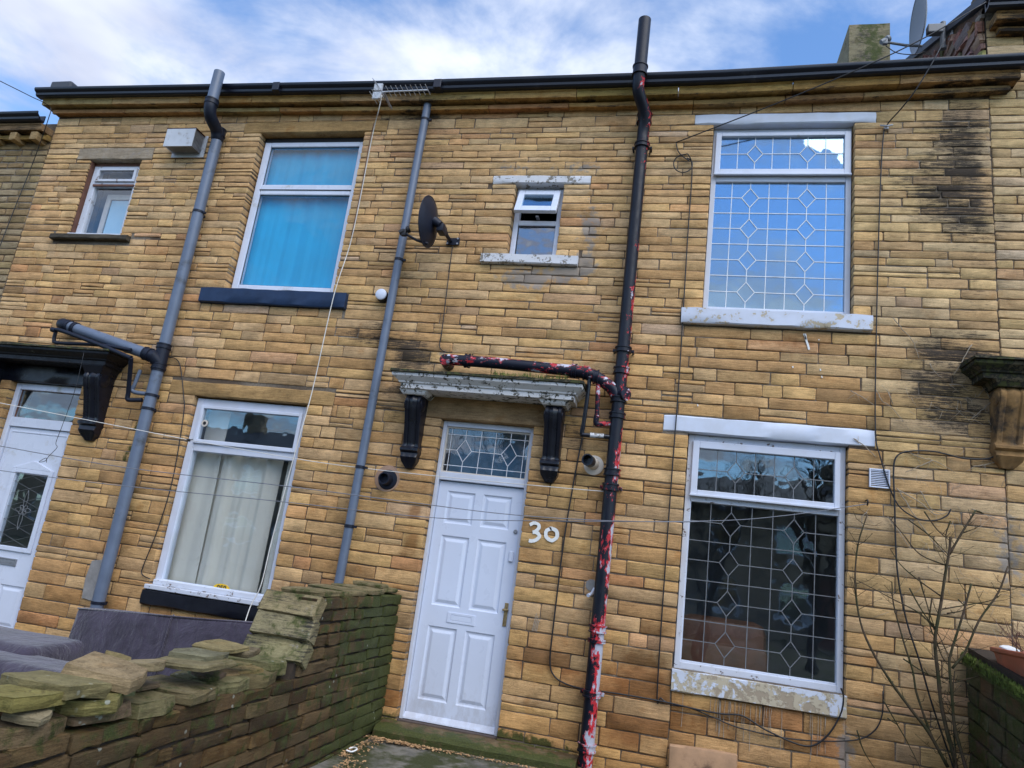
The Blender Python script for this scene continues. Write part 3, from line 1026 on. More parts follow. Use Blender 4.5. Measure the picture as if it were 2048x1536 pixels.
def gutter(parent, x0, x1, zf, y0=-0.165, depth=0.115, hgt=0.088, mat='gutter_black'):
    pr = [(y0 + 0.02, 0), (y0 - 0.045, 0.0), (y0 - 0.060, 0.012), (y0 - 0.064, 0.036), (y0 - 0.088, 0.052), (y0 - 0.096, 0.066), (y0 - 0.096, hgt), (y0 - 0.086, hgt), (y0 - 0.08, 0.064), (y0 - 0.05, 0.04), (y0 - 0.03, 0.016), (y0 + 0.008, 0.02), (y0 + 0.008, hgt), (y0 + 0.02, hgt)]
    mb = MB()
    n = len(pr)
    k = max(1, int((x1 - x0) / 0.4))
    vsx = []
    for i in range(k + 1):
        x = x0 + (x1 - x0) * i / k
        vsx += [(x, y, zf(x) + z) for y, z in pr]
    fs = [(i * n + j, i * n + (j + 1) % n, (i + 1) * n + (j + 1) % n, (i + 1) * n + j) for i in range(k) for j in range(n)]
    fs += [tuple(range(n - 1, -1, -1)), tuple(k * n + j for j in range(n))]
    mb.add(vsx, fs)
    return mb.build('gutter', mat, parent, smooth='auto')


gz = lambda x: 0.133 + corn_z(x)
gN = gutter(neigh, SEAM_L - 0.16, -2.60, gz)
gH = gutter(house, -2.60, 3.4, lambda x: 0.133 + corn_z(x) + 0.003, hgt=0.090)
for x, par in ((-4.4, gN), (-2.58, gH)):
    c = MB()
    c.box(x - 0.04, x + 0.04, -0.268, -0.15, gz(x) - 0.005, gz(x) + 0.093, bev=0.005)
    c.build('gutter_joint', 'gutter_black', par)

# roofs, side and back walls, floors: closed shells, so rooms are dark inside
def shell(parent, x0, x1, ze, pitch=27, depth=7.0, z0=-0.34):
    rid = depth / 2
    zr = ze + math.tan(R(pitch)) * rid
    mb = MB()
    e = 0.004
    mb.add([(x0 + e, 0.30, z0), (x0 + e, 0.30, ze), (x0 + e, rid, zr), (x0 + e, depth, ze), (x0 + e, depth, z0)], [(0, 1, 2, 3, 4)])
    mb.add([(x1 - e, 0.30, z0), (x1 - e, 0.30, ze), (x1 - e, rid, zr), (x1 - e, depth, ze), (x1 - e, depth, z0)], [(4, 3, 2, 1, 0)])
    mb.add([(x0 + e, depth, z0), (x0 + e, depth, ze), (x1 - e, depth, ze), (x1 - e, depth, z0)], [(3, 2, 1, 0)])
    mb.box(x0 + e, x1 - e, 0.305, depth - 0.01, 2.72, 2.95)
    mb.box(x0 + e, x1 - e, 2.6, 2.7, z0 + 0.01, 2.71)
    mb.box(x0 + e, x1 - e, 2.6, 2.7, 2.96, ze)
    mb.build('inner_walls', 'room_wall', parent, recalc=False)
    rf = MB()
    t = 0.06
    pr = [(0.06, ze + 0.06 * math.tan(R(pitch)) + 0.02), (rid, zr + 0.02), (depth + 0.1, ze), (depth + 0.1, ze + t), (rid, zr + 0.02 + t), (0.06, ze + 0.06 * math.tan(R(pitch)) + 0.02 + t)]
    rf.prism_x(pr, x0 + 0.003, x1 - 0.003)
    return rf.build('roof', 'slate', parent)


roof30 = shell(house, SEAM_M, SEAM_R, 5.86)
roofN = shell(neigh, SEAM_L, SEAM_M, 5.86)
shell(farleft, -10.5, SEAM_L, 5.60)

# roof pieces seen over the gutters
cp = MB()
a, b = W(118, 172, 0.05), W(158, 172, 0.05)
cp.box(a.x, b.x, -0.06, 0.4, W(130, 168, 0.0).z - 0.2, W(130, 168, 0.0).z, bev=0.02)
cp.build('verge_slab', 'slate', roofN)
for px, py, ww in ((1660, 135, 0.2),):
    a = W(1655, 138, 0.9)
    cp = MB()
    cp.box(a.x - 0.02, a.x + 0.09, 0.85, 1.2, a.z - 0.3, a.z + 0.03, bev=0.02)
    cp.build('ridge_piece', 'slate', roof30)

# chimney stack on the ridge
yc = 2.6
a, b = W(1698, 50, yc), W(1781, 44, yc)
ch = MB()
zb, zt = 7.0, (a.z + b.z) / 2
nx, nz = 3, 14
P_, F_ = stone_geo(a.x, b.x, zb, zt, 0.9, 2.0)
st = [(0.28 + 0.5 * math.exp(-((q[0] - (a.x * 0.55 + b.x * 0.45)) / 0.12) ** 2), 0.30 + 0.6 * math.exp(-((q[0] - (a.x * 0.5 + b.x * 0.5)) / 0.10) ** 2), 0.4, 0.3) for q in P_]
ch.add([(q[0], yc - q[2], q[1]) for q in P_], F_, (0.235, 0.205, 0.125), st)
ch.build('chimney', 'sandstone', roof30, smooth='auto')

# the taller right-hand house: gable flank, slope of its roof, eave
XG = SEAM_R - 0.014
ga, gb = Wx(1975, 4, XG), Wx(1822, 124, XG)
sl = (gb.z - ga.z) / (gb.y - ga.y)
ze_r = ga.z - sl * (ga.y + 0.05)
gm = MB()
NYG, NZG = 26, 16
tl, sl_ = [], []
vsg = []
for i in range(NYG + 1):
    y = -0.002 + 6.0 * i / NYG
    zt = ze_r + sl * min(y, 3.5) - sl * max(0, y - 3.5)
    for j in range(NZG + 1):
        z = 5.6 + (zt - 5.6) * j / NZG
        vsg.append((XG - abs(jit(0.02)), y + jit(0.02) * (0 < i < NYG), z + jit(0.02) * (0 < j < NZG)))
        tl.append(tuple(q * random.uniform(0.55, 0.75) for q in (0.30, 0.20, 0.125)))
        sl_.append((0.18 + 0.3 * random.random(), 0.05, 0.5, 0.1))
fg = [(i * (NZG + 1) + j, (i + 1) * (NZG + 1) + j, (i + 1) * (NZG + 1) + j + 1, i * (NZG + 1) + j + 1) for i in range(NYG) for j in range(NZG)]
gm.add(vsg, fg, tl, sl_)
gwl = gm.build('gable_wall', 'sandstone', righth, recalc=False)
grects = []
zc_ = 5.88
while zc_ < 8.4:
    h_ = random.uniform(0.07, 0.13)
    for a_, b_ in split_len(0.0, 3.4, 0.12, 0.34):
        if zc_ + h_ < ze_r + sl * a_ - 0.02:
            grects.append((a_, b_, zc_, zc_ + h_))
    zc_ += h_
make_stones(grects, [], gwl, lambda u, v, n: (XG - 0.045 - n, u, v), lambda u, v: tuple(q * random.uniform(0.6, 1.15) for q in (0.40, 0.29, 0.18)), lambda u, v, s_q: (0.12 + 0.3 * s_q, 0.05, 0.3, 0.2), gap=0.016, rough=5.0, depth=0.05, limit=120)
rf = MB()
pr = [(-0.22, ze_r - 0.2 * sl + 0.0), (3.5, ze_r + 3.5 * sl), (7.2, ze_r - 0.2 * sl), (7.2, ze_r - 0.2 * sl + 0.08), (3.5, ze_r + 3.5 * sl + 0.08), (-0.22, ze_r - 0.2 * sl + 0.08)]
rf.prism_x(pr, XG - 0.05, 6.5)
rf.build('roof', 'slate', righth)
zc = W(2015, 45, -0.1).z
cornice_run(righth, SEAM_R + 0.07, 5.0, zc - 0.07, LOWER, 0.7, 1.2, 0.9, lambda x: 0, 0.15)
cornice_run(righth, SEAM_R + 0.02, 5.0, zc - 0.07, UPPER, 0.7, 1.2, 0.9, lambda x: 0, 0.15)
gutter(righth, SEAM_R - 0.06, 5.0, lambda x: zc + 0.07)
bk = MB()
bk.box(SEAM_R + 0.01, 6.5, 0.31, 0.5, -0.3, ze_r)
bk.build('inner_walls', 'room_wall', righth)
# right house: front cornice of the left-hand lower house
ff = lambda x: 0
cornice_run(farleft, -10.5, SEAM_L - 0.01, 5.44, LOWER, 0.7, 1.2, 0.8, ff, 0.3)
cornice_run(farleft, -10.5, SEAM_L - 0.01, 5.45, UPPER, 0.7, 1.2, 0.7, ff, 0.35)
gutter(farleft, -10.5, SEAM_L - 0.005, lambda x: 5.60)
for i in range(5):
    cb = MB()
    x = -7.52 - 0.30 * i
    cb.add(*(lambda q: ([(a_, -c_, b_) for a_, b_, c_ in q[0]], q[1]))(stone_geo(x - 0.05, x + 0.05, 5.40, 5.50, 0.02, 1.0)), tint=(0.40, 0.27, 0.13), stain=(0.05, 0, 0.2, 0.1))
    for v_i in range(len(cb.v)):
        vx, vy, vz_ = cb.v[v_i]
        cb.v[v_i] = (vx, vy - 0.14 if vy < 0.01 else vy, vz_)
    cb.build('corbel_stone', 'sandstone', farleft, smooth='auto')


# ------------------------------------------------------------------ lintels and sills
def slab(parent, rect, proj, mat, name, depth=0.14, wear=0.004, tint=None, stain=(0, 0, 0, 0), drop=0.0):
    """one long dressed stone, edges worn"""
    x0, x1, z0, z1 = rect
    n = max(2, int((x1 - x0) / 0.12))
    e = 0.010
    vsx, fs = [], []
    prof = [(depth, z0), (-proj + e, z0), (-proj, z0 + e), (-proj, (z0 + z1) / 2), (-proj, z1 - e), (-proj + e, z1 - drop), (depth, z1)]
    k = len(prof)
    for i in range(n + 1):
        x = x0 + (x1 - x0) * i / n
        end = i in (0, n)
        for j, (y, z) in enumerate(prof):
            fr = j not in (0, k - 1)
            vsx.append((x + (jit(wear * 0.7) if end else 0), y + (jit(wear * 0.5) if fr else 0) + (0.006 if end and fr else 0), z + (jit(wear) if j in (1, 2, 4, 5) else 0)))
    fs = [(i * k + j, i * k + (j + 1) % k, (i + 1) * k + (j + 1) % k, (i + 1) * k + j) for i in range(n) for j in range(k)]
    fs += [tuple(range(k - 1, -1, -1)), tuple(n * k + j for j in range(k))]
    mb = MB()
    mb.add(vsx, fs, tint, stain if tint else None)
    return mb.build(name, mat, parent, smooth='auto')


slab(house, L_UP, 0.006, 'white_lintel', 'lintel')
slab(house, S_UP, 0.055, 'white_sill', 'sill', drop=0.012)
slab(house, L_LO, 0.006, 'white_lintel', 'lintel')
slab(house, S_LO, 0.035, 'white_sill_bad', 'sill', drop=0.01)
slab(house, L_SM, 0.010, 'white_worn', 'lintel')
slab(house, S_SM, 0.045, 'white_worn', 'sill', drop=0.01)
slab(house, L_DOOR, 0.004, 'sandstone', 'lintel', tint=(0.36, 0.23, 0.115), stain=(0.1, 0, 0.3, 0))
slab(neigh, L_NUP, 0.004, 'sandstone', 'lintel', tint=(0.40, 0.25, 0.105), stain=(0.05, 0, 0.25, 0))
slab(neigh, S_NUP, 0.05, 'navy_sill', 'sill', drop=0.012)
slab(neigh, L_NLO, 0.004, 'sandstone', 'lintel', tint=(0.40, 0.245, 0.10), stain=(0.02, 0, 0.15, 0))
slab(neigh, S_NLO, 0.05, 'black_sill', 'sill', drop=0.01)
slab(neigh, L_NSM, 0.008, 'sandstone', 'lintel', tint=(0.36, 0.29, 0.21), stain=(0.05, 0, 0.0, 0.4))
slab(neigh, S_NSM, 0.06, 'sandstone', 'sill', tint=(0.09, 0.075, 0.055), stain=(0.45, 0.25, 0.3, 0))
slab(neigh, L_NDOOR, 0.004, 'black_gloss', 'lintel')
slab(righth, (2.62, 3.95, 3.05, 3.2), 0.004, 'sandstone', 'lintel', tint=(0.36, 0.23, 0.115), stain=(0.1, 0, 0.3, 0))


# ------------------------------------------------------------------ windows
def pane(parent, x0, x1, z0, z1, y, mat, name='pane'):
    mb = MB()
    mb.box(x0, x1, y, y + 0.006, z0, z1)
    return mb.build(name, mat, parent)


def leading(parent, x0, x1, z0, z1, y, cols, rows, dia, mat, w_=0.0065, xs=None, zs=None):
    """lead strips on a pane: grid with diamonds set into the crossings listed in dia [(col,row)]"""
    gx = xs or [i / cols for i in range(1, cols)]
    gzr = zs or [j / rows for j in range(1, rows)]
    X = [x0 + (x1 - x0) * q for q in gx]
    Z = [z1 - (z1 - z0) * q for q in gzr]
    cw = (x1 - x0) / cols
    rh = (z1 - z0) / rows
    hx, hz = cw * 0.46, rh * 0.62 if rows > 2 else rh * 0.52
    dset = {(c_, r_): (X[c_ - 1], Z[r_ - 1]) for c_, r_ in dia}
    mb = MB()
    yy = y - 0.0035

    def seg(ax, az, bx, bz, k=0.0):
        d = Vector((bx - ax, 0, bz - az))
        L = d.length
        if L < 1e-4:
            return
        d /= L
        nrm = Vector((-d.z, 0, d.x)) * (w_ / 2)
        A, B = Vector((ax, 0, az)), Vector((bx, 0, bz))
        ring = [A + nrm, A - nrm, B - nrm, B + nrm]
        vs_ = [(q.x, y - 0.0004, q.z) for q in ring] + [(q.x, yy - k, q.z) for q in ring]
        mb.add(vs_, [(0, 1, 2, 3), (7, 6, 5, 4), (0, 4, 5, 1), (1, 5, 6, 2), (2, 6, 7, 3), (3, 7, 4, 0)])
    for i, x in enumerate(X):
        cuts = sorted([dset[q][1] for q in dset if q[0] == i + 1], reverse=True)
        top = z1
        for cz in cuts:
            seg(x, top, x, cz + hz)
            top = cz - hz
        seg(x, top, x, z0)
    for j, z in enumerate(Z):
        cuts = sorted([dset[q][0] for q in dset if q[1] == j + 1])
        lft = x0
        for cx in cuts:
            seg(lft, z, cx - hx, z, 0.0006)
            lft = cx + hx
        seg(lft, z, x1, z, 0.0006)
    for cx, cz in dset.values():
        pts = [(cx, cz + hz), (cx + hx, cz), (cx, cz - hz), (cx - hx, cz)]
        for q in range(4):
            seg(*pts[q], *pts[(q + 1) % 4], 0.0012)
    return mb.build('lead_came', mat, parent)


def bead(parent, x0, x1, z0, z1, y, mat='black_rubber', w_=0.006):
    mb = MB()
    mb.frame(x0, x1, z0, z1, w_, w_, w_, w_, y - 0.004, y + 0.004)
    return mb.build('glazing_bead', mat, parent)


DIA = [(2, 1), (5, 1), (2, 3), (5, 3), (2, 5), (5, 5), (2, 7), (5, 7)]


def leaded_window(parent, op, y, cas, g1, g2, fmat, cmat, gmat1, gmat2, lmat1, lmat2, label):
    x0, x1, z0, z1 = op
    f = MB()
    f.frame(x0 + 0.006, x1 - 0.006, z0 - 0.004, z1 - 0.005, 0.045, 0.045, 0.05, 0.055, y, y + 0.09)
    f.box(x0 + 0.052, x1 - 0.052, y + 0.004, y + 0.088, g2[3], cas[2] - 0.004)
    win = f.build('window', fmat, parent, bevel=0.004)
    win['label'] = label
    c = MB()
    c.frame(cas[0], cas[1], cas[2], cas[3], g1[0] - cas[0], cas[1] - g1[1], g1[2] - cas[2], cas[3] - g1[3], y - 0.028, y + 0.03)
    c.build('casement', cmat, win, bevel=0.005)
    d = MB()
    d.box(cas[0] - 0.004, cas[1] + 0.004, y - 0.045, y - 0.02, cas[2] - 0.014, cas[2] + 0.004)
    d.build('drip_bar', cmat, win, bevel=0.004)
    pane(win, g1[0], g1[1], g1[2], g1[3], y + 0.006, gmat1)
    leading(win, g1[0], g1[1], g1[2], g1[3], y + 0.006, 7, 2, [(2, 1), (5, 1)], lmat1)
    b_ = MB()
    b_.frame(x0 + 0.048, x1 - 0.048, g2[2] - 0.03, g2[3] + 0.004, g2[0] - x0 - 0.048, x1 - 0.048 - g2[1], 0.03, 0.005, y + 0.012, y + 0.05)
    b_.build('glazing_bead', cmat, win, bevel=0.004)
    pane(win, g2[0], g2[1], g2[2], g2[3], y + 0.03, gmat2)
    leading(win, g2[0], g2[1], g2[2], g2[3], y + 0.03, 7, 8, DIA, lmat2)
    return win


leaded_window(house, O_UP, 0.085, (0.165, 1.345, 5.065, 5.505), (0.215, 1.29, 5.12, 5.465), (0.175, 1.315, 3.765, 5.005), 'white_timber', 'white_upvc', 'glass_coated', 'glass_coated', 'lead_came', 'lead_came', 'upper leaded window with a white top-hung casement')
leaded_window(house, O_LO, 0.065, (0.135, 1.285, 2.085, 2.535), (0.188, 1.243, 2.125, 2.475), (0.15, 1.28, 0.785, 2.03), 'white_timber_bad', 'white_timber', 'glass_plain', 'glass_plain', 'lead_dark', 'lead_dark', 'lower leaded window in a flaking white timber frame')

# brown sofa back standing in the room
mb = MB()
mb.box(0.12, 0.85, 0.55, 0.85, 0.30, 1.12, bev=0.10)
mb.box(0.12, 0.85, 0.48, 0.60, 0.55, 0.92, bev=0.05)
tag(mb.build('indoor_sofa', 'leather_brown', None, smooth='auto'), 'brown sofa seen dimly through the lower leaded window', 'sofa')

# small bathroom window, the top light propped open
x0, x1, z0, z1 = O_SM
f = MB()
f.frame(x0 + 0.005, x1 - 0.005, z0 - 0.003, z1 - 0.006, 0.05, 0.05, 0.055, 0.05, 0.09, 0.16)
f.box(x0 + 0.055, x1 - 0.055, 0.092, 0.158, 4.525, 4.575)
win = f.build('window', 'white_upvc', house, bevel=0.006)
win['label'] = 'small white window with its top light propped open'
pane(win, x0 + 0.055, x1 - 0.055, 4.218, 4.526, 0.12, 'glass_obscure')
bead(win, x0 + 0.054, x1 - 0.054, 4.218, 4.526, 0.112)
hinge = Vector((0, 0.088, 4.862))
rot = Matrix.Translation(hinge) @ Matrix.Rotation(R(-24), 4, 'X') @ Matrix.Translation(-hinge)
s_ = MB()
xa, xb = x0 + 0.035, x1 - 0.035
for bx_ in ((xa, xa + 0.06, 4.555, 4.862), (xb - 0.06, xb, 4.555, 4.862)):
    s_.box(bx_[0], bx_[1], 0.045, 0.088, bx_[2], bx_[3], xf=rot)
for bz in ((4.555, 4.625), (4.80, 4.862)):
    s_.box(xa + 0.06, xb - 0.06, 0.046, 0.087, bz[0], bz[1], xf=rot)
sash = s_.build('open_top_light', 'white_upvc', win, bevel=0.005)
s_ = MB()
s_.box(xa + 0.06, xb - 0.06, 0.06, 0.068, 4.624, 4.801, xf=rot)
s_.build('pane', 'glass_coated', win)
s_ = MB()
s_.box(-1.475, -1.445, 0.06, 0.13, 4.60, 4.612)
s_.build('window_stay', 'metal_grey', win)


def curtain(parent, x0, x1, z0, z1, y, mat, folds, amp=0.03, flare=0.0, name='curtain', seed=1):
    rnd = random.Random(seed)
    n = folds * 8
    ph = [rnd.uniform(0, 6.28) for _ in range(4)]
    vsx = []
    nz_ = 8
    for j in range(nz_ + 1):
        t = j / nz_
        for i in range(n + 1):
            s = i / n
            x = x0 + (x1 - x0) * s + flare * (t) * (s - 0.5)
            yy = y + amp * math.sin(s * folds * 6.283 + ph[0]) * (0.6 + 0.4 * math.sin(s * 9 + ph[1])) + amp * 0.4 * math.sin(s * folds * 2.3 * 6.28 + ph[2] + t)
            vsx.append((x, yy, z1 - (z1 - z0) * t))
    fs = [(j * (n + 1) + i, j * (n + 1) + i + 1, (j + 1) * (n + 1) + i + 1, (j + 1) * (n + 1) + i) for j in range(nz_) for i in range(n)]
    mb = MB()
    mb.add(vsx, fs)
    return mb.build(name, mat, parent, smooth=True)


# next door, upstairs: white plastic window with sky reflection painted on its curtains
x0, x1, z0, z1 = O_NUP
f = MB()
f.frame(-4.625, -3.43, 3.705, 5.47, 0.075, 0.065, 0.085, 0.055, 0.09, 0.16)
f.box(-4.55, -3.495, 0.092, 0.158, 4.835, 4.955)
win = f.build('window', 'white_upvc', neigh, bevel=0.008)
win['label'] = 'white plastic window with sky reflection coloured into its curtains'
f = MB()
f.box(-4.64, -3.415, 0.10, 0.15, 5.471, 5.528)
f.build('head_packer', 'black_rubber', win)
for za, zb in ((3.79, 4.836), (4.954, 5.416)):
    pane(win, -4.551, -3.494, za, zb, 0.12, 'glass_clear')
    bead(win, -4.551, -3.494, za, zb, 0.112)
c = MB()
c.box(-4.56, -3.485, 0.086, 0.0899, 4.885, 4.895)
c.build('transom_groove', 'black_rubber', win)
curtain(win, -4.6, -3.45, 3.72, 5.45, 0.19, 'curtain_sky_tint', 6, 0.009, seed=3)

# next door, ground floor: flaking timber window, cream curtains
f = MB()
f.frame(-4.672, -3.45, 0.735, 2.545, 0.075, 0.05, 0.06, 0.07, 0.055, 0.14)
f.box(-4.597, -3.50, 0.058, 0.138, 2.02, 2.12)
win = f.build('window', 'white_timber', neigh, bevel=0.005)
win['label'] = 'peeling white timber window with cream curtains'
f = MB()
f.frame(-4.605, -3.492, 2.095, 2.475, 0.035, 0.035, 0.04, 0.03, 0.035, 0.075)
f.build('casement', 'white_timber', win, bevel=0.005)
f = MB()
f.box(-4.70, -3.435, -0.035, 0.10, 0.701, 0.742)
f.box(-4.66, -3.455, 0.02, 0.06, 0.742, 0.79)
f.build('timber_sill', 'white_timber_bad', win, bevel=0.006)
pane(win, -4.571, -3.526, 2.134, 2.446, 0.062, 'glass_plain')
pane(win, -4.598, -3.499, 0.794, 2.021, 0.085, 'glass_plain')
curtain(win, -4.66, -4.36, 0.76, 2.08, 0.20, 'net_curtain', 1, 0.02, 0.04, seed=5)
curtain(win, -4.38, -3.70, 0.76, 2.08, 0.20, 'net_curtain', 3, 0.035, -0.02, seed=8)
curtain(win, -3.63, -3.42, 0.76, 2.08, 0.19, 'net_curtain', 1, 0.02, 0.02, seed=9)
f = MB()
f.box(-4.64, -4.40, 0.24, 0.245, 2.09, 2.47)
f.build('side_card', 'net_curtain', win)
f = MB()
f.lathe((-4.535, 0.06, 2.30), (0, -1, 0), [(0, 0.034), (0.004, 0.034)], 20)
f.build('draught_vent', 'cream_paint', win)
f = MB()
f.lathe((-4.535, 0.055, 2.30), (0, -1, 0), [(0, 0.017), (0.003, 0.017)], 16)
f.build('vent_hole', 'dark_recess', win)
# yellow sticker in the bottom of the pane
f = MB()
a, b = W(424, 1172, 0.083), W(462, 1178, 0.083)
cx_, cz_ = (a.x + b.x) / 2, 0.792
ring = [(cx_ + 0.085 * math.cos(t * math.pi / 16), 0.0838, cz_ + 0.040 * math.sin(t * math.pi / 16)) for t in range(0, 17)]
f.add(ring, [tuple(range(16, -1, -1))])
stk = f.build('sticker', 'sticker_yellow', win)


def text_mesh(txt, size, loc, parent, mat, name, yoff=0.0):
    cu = bpy.data.curves.new(name, 'FONT')
    cu.body = txt
    cu.size = size
    cu.align_x = 'CENTER'
    cu.extrude = 0.0006
    cu.offset = 0.002
    ob = bpy.data.objects.new(name, cu)
    COL.objects.link(ob)
    bpy.context.view_layer.update()
    dg = bpy.context.evaluated_depsgraph_get()
    me = bpy.data.meshes.new_from_object(ob.evaluated_get(dg))
    bpy.data.objects.remove(ob)
    bpy.data.curves.remove(cu)
    me.transform(Matrix.Translation(loc) @ Matrix.Rotation(R(90), 4, 'X'))
    me.materials.clear()
    me.materials.append(MATS[mat])
    o2 = bpy.data.objects.new(name, me)
    COL.objects.link(o2)
    put_under(o2, parent)
    return o2


text_mesh('050', 0.066, (cx_, 0.0828, cz_ - 0.020), win, 'sticker_ink', 'lettering')

# next door, small upstairs window
f = MB()
f.frame(-6.755, -6.11, 4.262, 5.165, 0.075, 0.055, 0.05, 0.045, 0.07, 0.14)
f.box(-6.68, -6.165, 0.072, 0.138, 4.915, 4.975)
win = f.build('window', 'white_timber_bad', neigh, bevel=0.005)
win['label'] = 'small old two-light timber window'
f = MB()
f.box(-6.768, -6.758, 0.02, 0.15, 4.256, 5.205)
f.box(-6.757, -6.09, 0.075, 0.15, 5.166, 5.207)
f.build('sub_frame', 'timber_brown', win)
f = MB()
f.frame(-6.69, -6.155, 4.965, 5.13, 0.035, 0.035, 0.03, 0.025, 0.05, 0.08)
f.build('casement', 'white_timber_bad', win, bevel=0.003)
f = MB()
f.box(-6.70, -6.15, 0.055, 0.0718, 4.905, 4.93)
f.build('transom', 'timber_brown', win, bevel=0.003)
pane(win, -6.656, -6.189, 4.994, 5.106, 0.066, 'glass_clear')
pane(win, -6.682, -6.163, 4.31, 4.917, 0.10, 'glass_fan')
f = MB()
f.box(-6.52, -6.19, 0.20, 0.204, 4.27, 4.80)  # pale blue rectangle set behind the lower pane
f.build('back_sheet', 'pale_sheet', win)
f = MB()
f.frame(-6.59, -6.14, 4.24, 4.87, 0.06, 0.06, 0.06, 0.06, 0.185, 0.20)
f.build('inner_frame', 'cream_paint', win)
f = MB()
f.box(-6.775, -6.075, -0.012, 0.075, 4.2555, 4.285)
f.build('timber_sill', 'white_timber_bad', win, bevel=0.004)


# ------------------------------------------------------------------ doors
def door_panel(mb, x0, x1, z0, z1, y):
    """raised and fielded panel: sunk moulding then a raised field"""
    rings = [(0.0, 0.0), (0.012, 0.012), (0.024, 0.013), (0.05, 0.002), (0.055, 0.0015)]
    vsx, fs = [], []
    for ins, dep in rings:
        vsx += [(x0 + ins, y + dep, z0 + ins), (x1 - ins, y + dep, z0 + ins), (x1 - ins, y + dep, z1 - ins), (x0 + ins, y + dep, z1 - ins)]
    for i in range(len(rings) - 1):
        for j in range(4):
            fs.append((i * 4 + j, i * 4 + (j + 1) % 4, i * 4 + 4 + (j + 1) % 4, i * 4 + 4 + j))
    n = (len(rings) - 1) * 4
    fs.append((n, n + 1, n + 2, n + 3))
    mb.add(vsx, fs)


def panelled_leaf(x0, x1, z0, z1, y, thick, panels, glazed=None):
    """door leaf face with holes for its panels"""
    mb = MB()
    us = sorted(set([x0, x1] + [q for p_ in panels for q in p_[:2]]))
    vz = sorted(set([z0, z1] + [q for p_ in panels for q in p_[2:]]))
    for i in range(len(us) - 1):
        for j in range(len(vz) - 1):
            cu, cv_ = (us[i] + us[i + 1]) / 2, (vz[j] + vz[j + 1]) / 2
            if any(p_[0] < cu < p_[1] and p_[2] < cv_ < p_[3] for p_ in panels):
                continue
            mb.add([(us[i], y, vz[j]), (us[i + 1], y, vz[j]), (us[i + 1], y, vz[j + 1]), (us[i], y, vz[j + 1])], [(0, 1, 2, 3)])
    mb.add([(x0, y, z0), (x1, y, z0), (x1, y, z1), (x0, y, z1), (x0, y + thick, z0), (x1, y + thick, z0), (x1, y + thick, z1), (x0, y + thick, z1)], [(0, 4, 5, 1), (1, 5, 6, 2), (2, 6, 7, 3), (3, 7, 4, 0)] + ([] if glazed else [(7, 6, 5, 4)]))
    if glazed:
        a_, b_, c_, d_ = glazed
        yb = y + thick
        for (u0, u1, v0, v1) in ((x0, a_, z0, z1), (b_, x1, z0, z1), (a_, b_, z0, c_), (a_, b_, d_, z1)):
            mb.add([(u0, yb, v0), (u1, yb, v0), (u1, yb, v1), (u0, yb, v1)], [(3, 2, 1, 0)])
        mb.add([(a_, y, c_), (b_, y, c_), (b_, y, d_), (a_, y, d_), (a_, yb, c_), (b_, yb, c_), (b_, yb, d_), (a_, yb, d_)], [(1, 5, 4, 0), (2, 6, 5, 1), (3, 7, 6, 2), (0, 4, 7, 3)])
    return mb


DX0, DX1, DZ0, DZ1 = -2.050, -1.272, -0.004, 1.985
px_l, px_r = (-1.965, -1.705), (-1.630, -1.370)
panels = [pp + zz_ for zz_ in ((1.62, 1.905), (0.92, 1.515), (0.16, 0.75)) for pp in (px_l, px_r)]
f = MB()
f.box(-2.088, -2.054, 0.075, 0.17, -0.075, 2.533)
f.box(-1.268, -1.232, 0.075, 0.17, -0.075, 2.533)
f.box(-2.054, -1.268, 0.076, 0.169, 1.995, 2.065)
f.box(-2.054, -1.268, 0.076, 0.169, 2.485, 2.533)
frame = f.build('door_frame', 'white_timber', house, bevel=0.005)
d = panelled_leaf(DX0, DX1, DZ0, DZ1, 0.115, 0.044, panels).build('door', 'white_door', house, recalc=False)
d['label'] = 'white six-panel front door'
for p_ in panels:
    mb = MB()
    door_panel(mb, *p_, 0.115)
    mb.build('door_panel', 'white_door', d)
f = MB()
f.prism_x([(0.114, 0.05), (0.075, 0.012), (0.07, 0.0), (0.114, 0.0)], DX0 - 0.005, DX1 + 0.005)
f.build('weather_bar', 'white_door', d, bevel=0.003)
f = MB()
f.frame(-1.805, -1.560, 0.795, 0.880, 0.03, 0.03, 0.02, 0.02, 0.108, 0.116)
f.box(-1.774, -1.591, 0.110, 0.1145, 0.816, 0.859)
f.build('letter_box', 'white_door', d, bevel=0.003)
f = MB()
f.box(-1.318, -1.286, 0.106, 0.1145, 0.83, 1.02)
f.box(-1.330, -1.280, 0.085, 0.106, 0.955, 0.972)
hd = f.build('handle', 'brass', d, bevel=0.003)
f = MB()
f.lathe((-1.303, 0.114, 1.615), (0, -1, 0), [(0, 0.019), (0.008, 0.018), (0.012, 0.013)], 18)
f.build('lock_cylinder', 'metal_grey', d, smooth='auto')
a = W(1022, 1113, 0.11)
f = MB()
f.box(a.x - 0.018, a.x + 0.022, 0.095, 0.114, a.z - 0.045, a.z + 0.045, bev=0.008)
f.build('latch_cover', 'white_door', d)
f = MB()
f.box(-2.088, -1.232, 0.03, 0.20, -0.075, -0.0045, bev=0.005)
f.build('threshold', 'timber_threshold', house)
fan = MB()
fan.frame(-2.054, -1.268, 2.066, 2.484, 0.012, 0.012, 0.012, 0.012, 0.10, 0.13)
fl = fan.build('fanlight', 'cream_paint', house)
pane(fl, -2.042, -1.28, 2.078, 2.472, 0.112, 'glass_fan')
leading(fl, -2.042, -1.28, 2.078, 2.472, 0.112, 5, 2, [(2, 2), (5, 2)], 'lead_came', 0.005, xs=[.05, .23, .42, .6, .78, .95], zs=[.14, .5, .86])
f = MB()
f.add([(-2.05, 0.30, 2.0), (-1.27, 0.30, 2.0), (-1.27, 0.30, 2.52), (-2.05, 0.30, 2.52)], [(0, 1, 2, 3)])
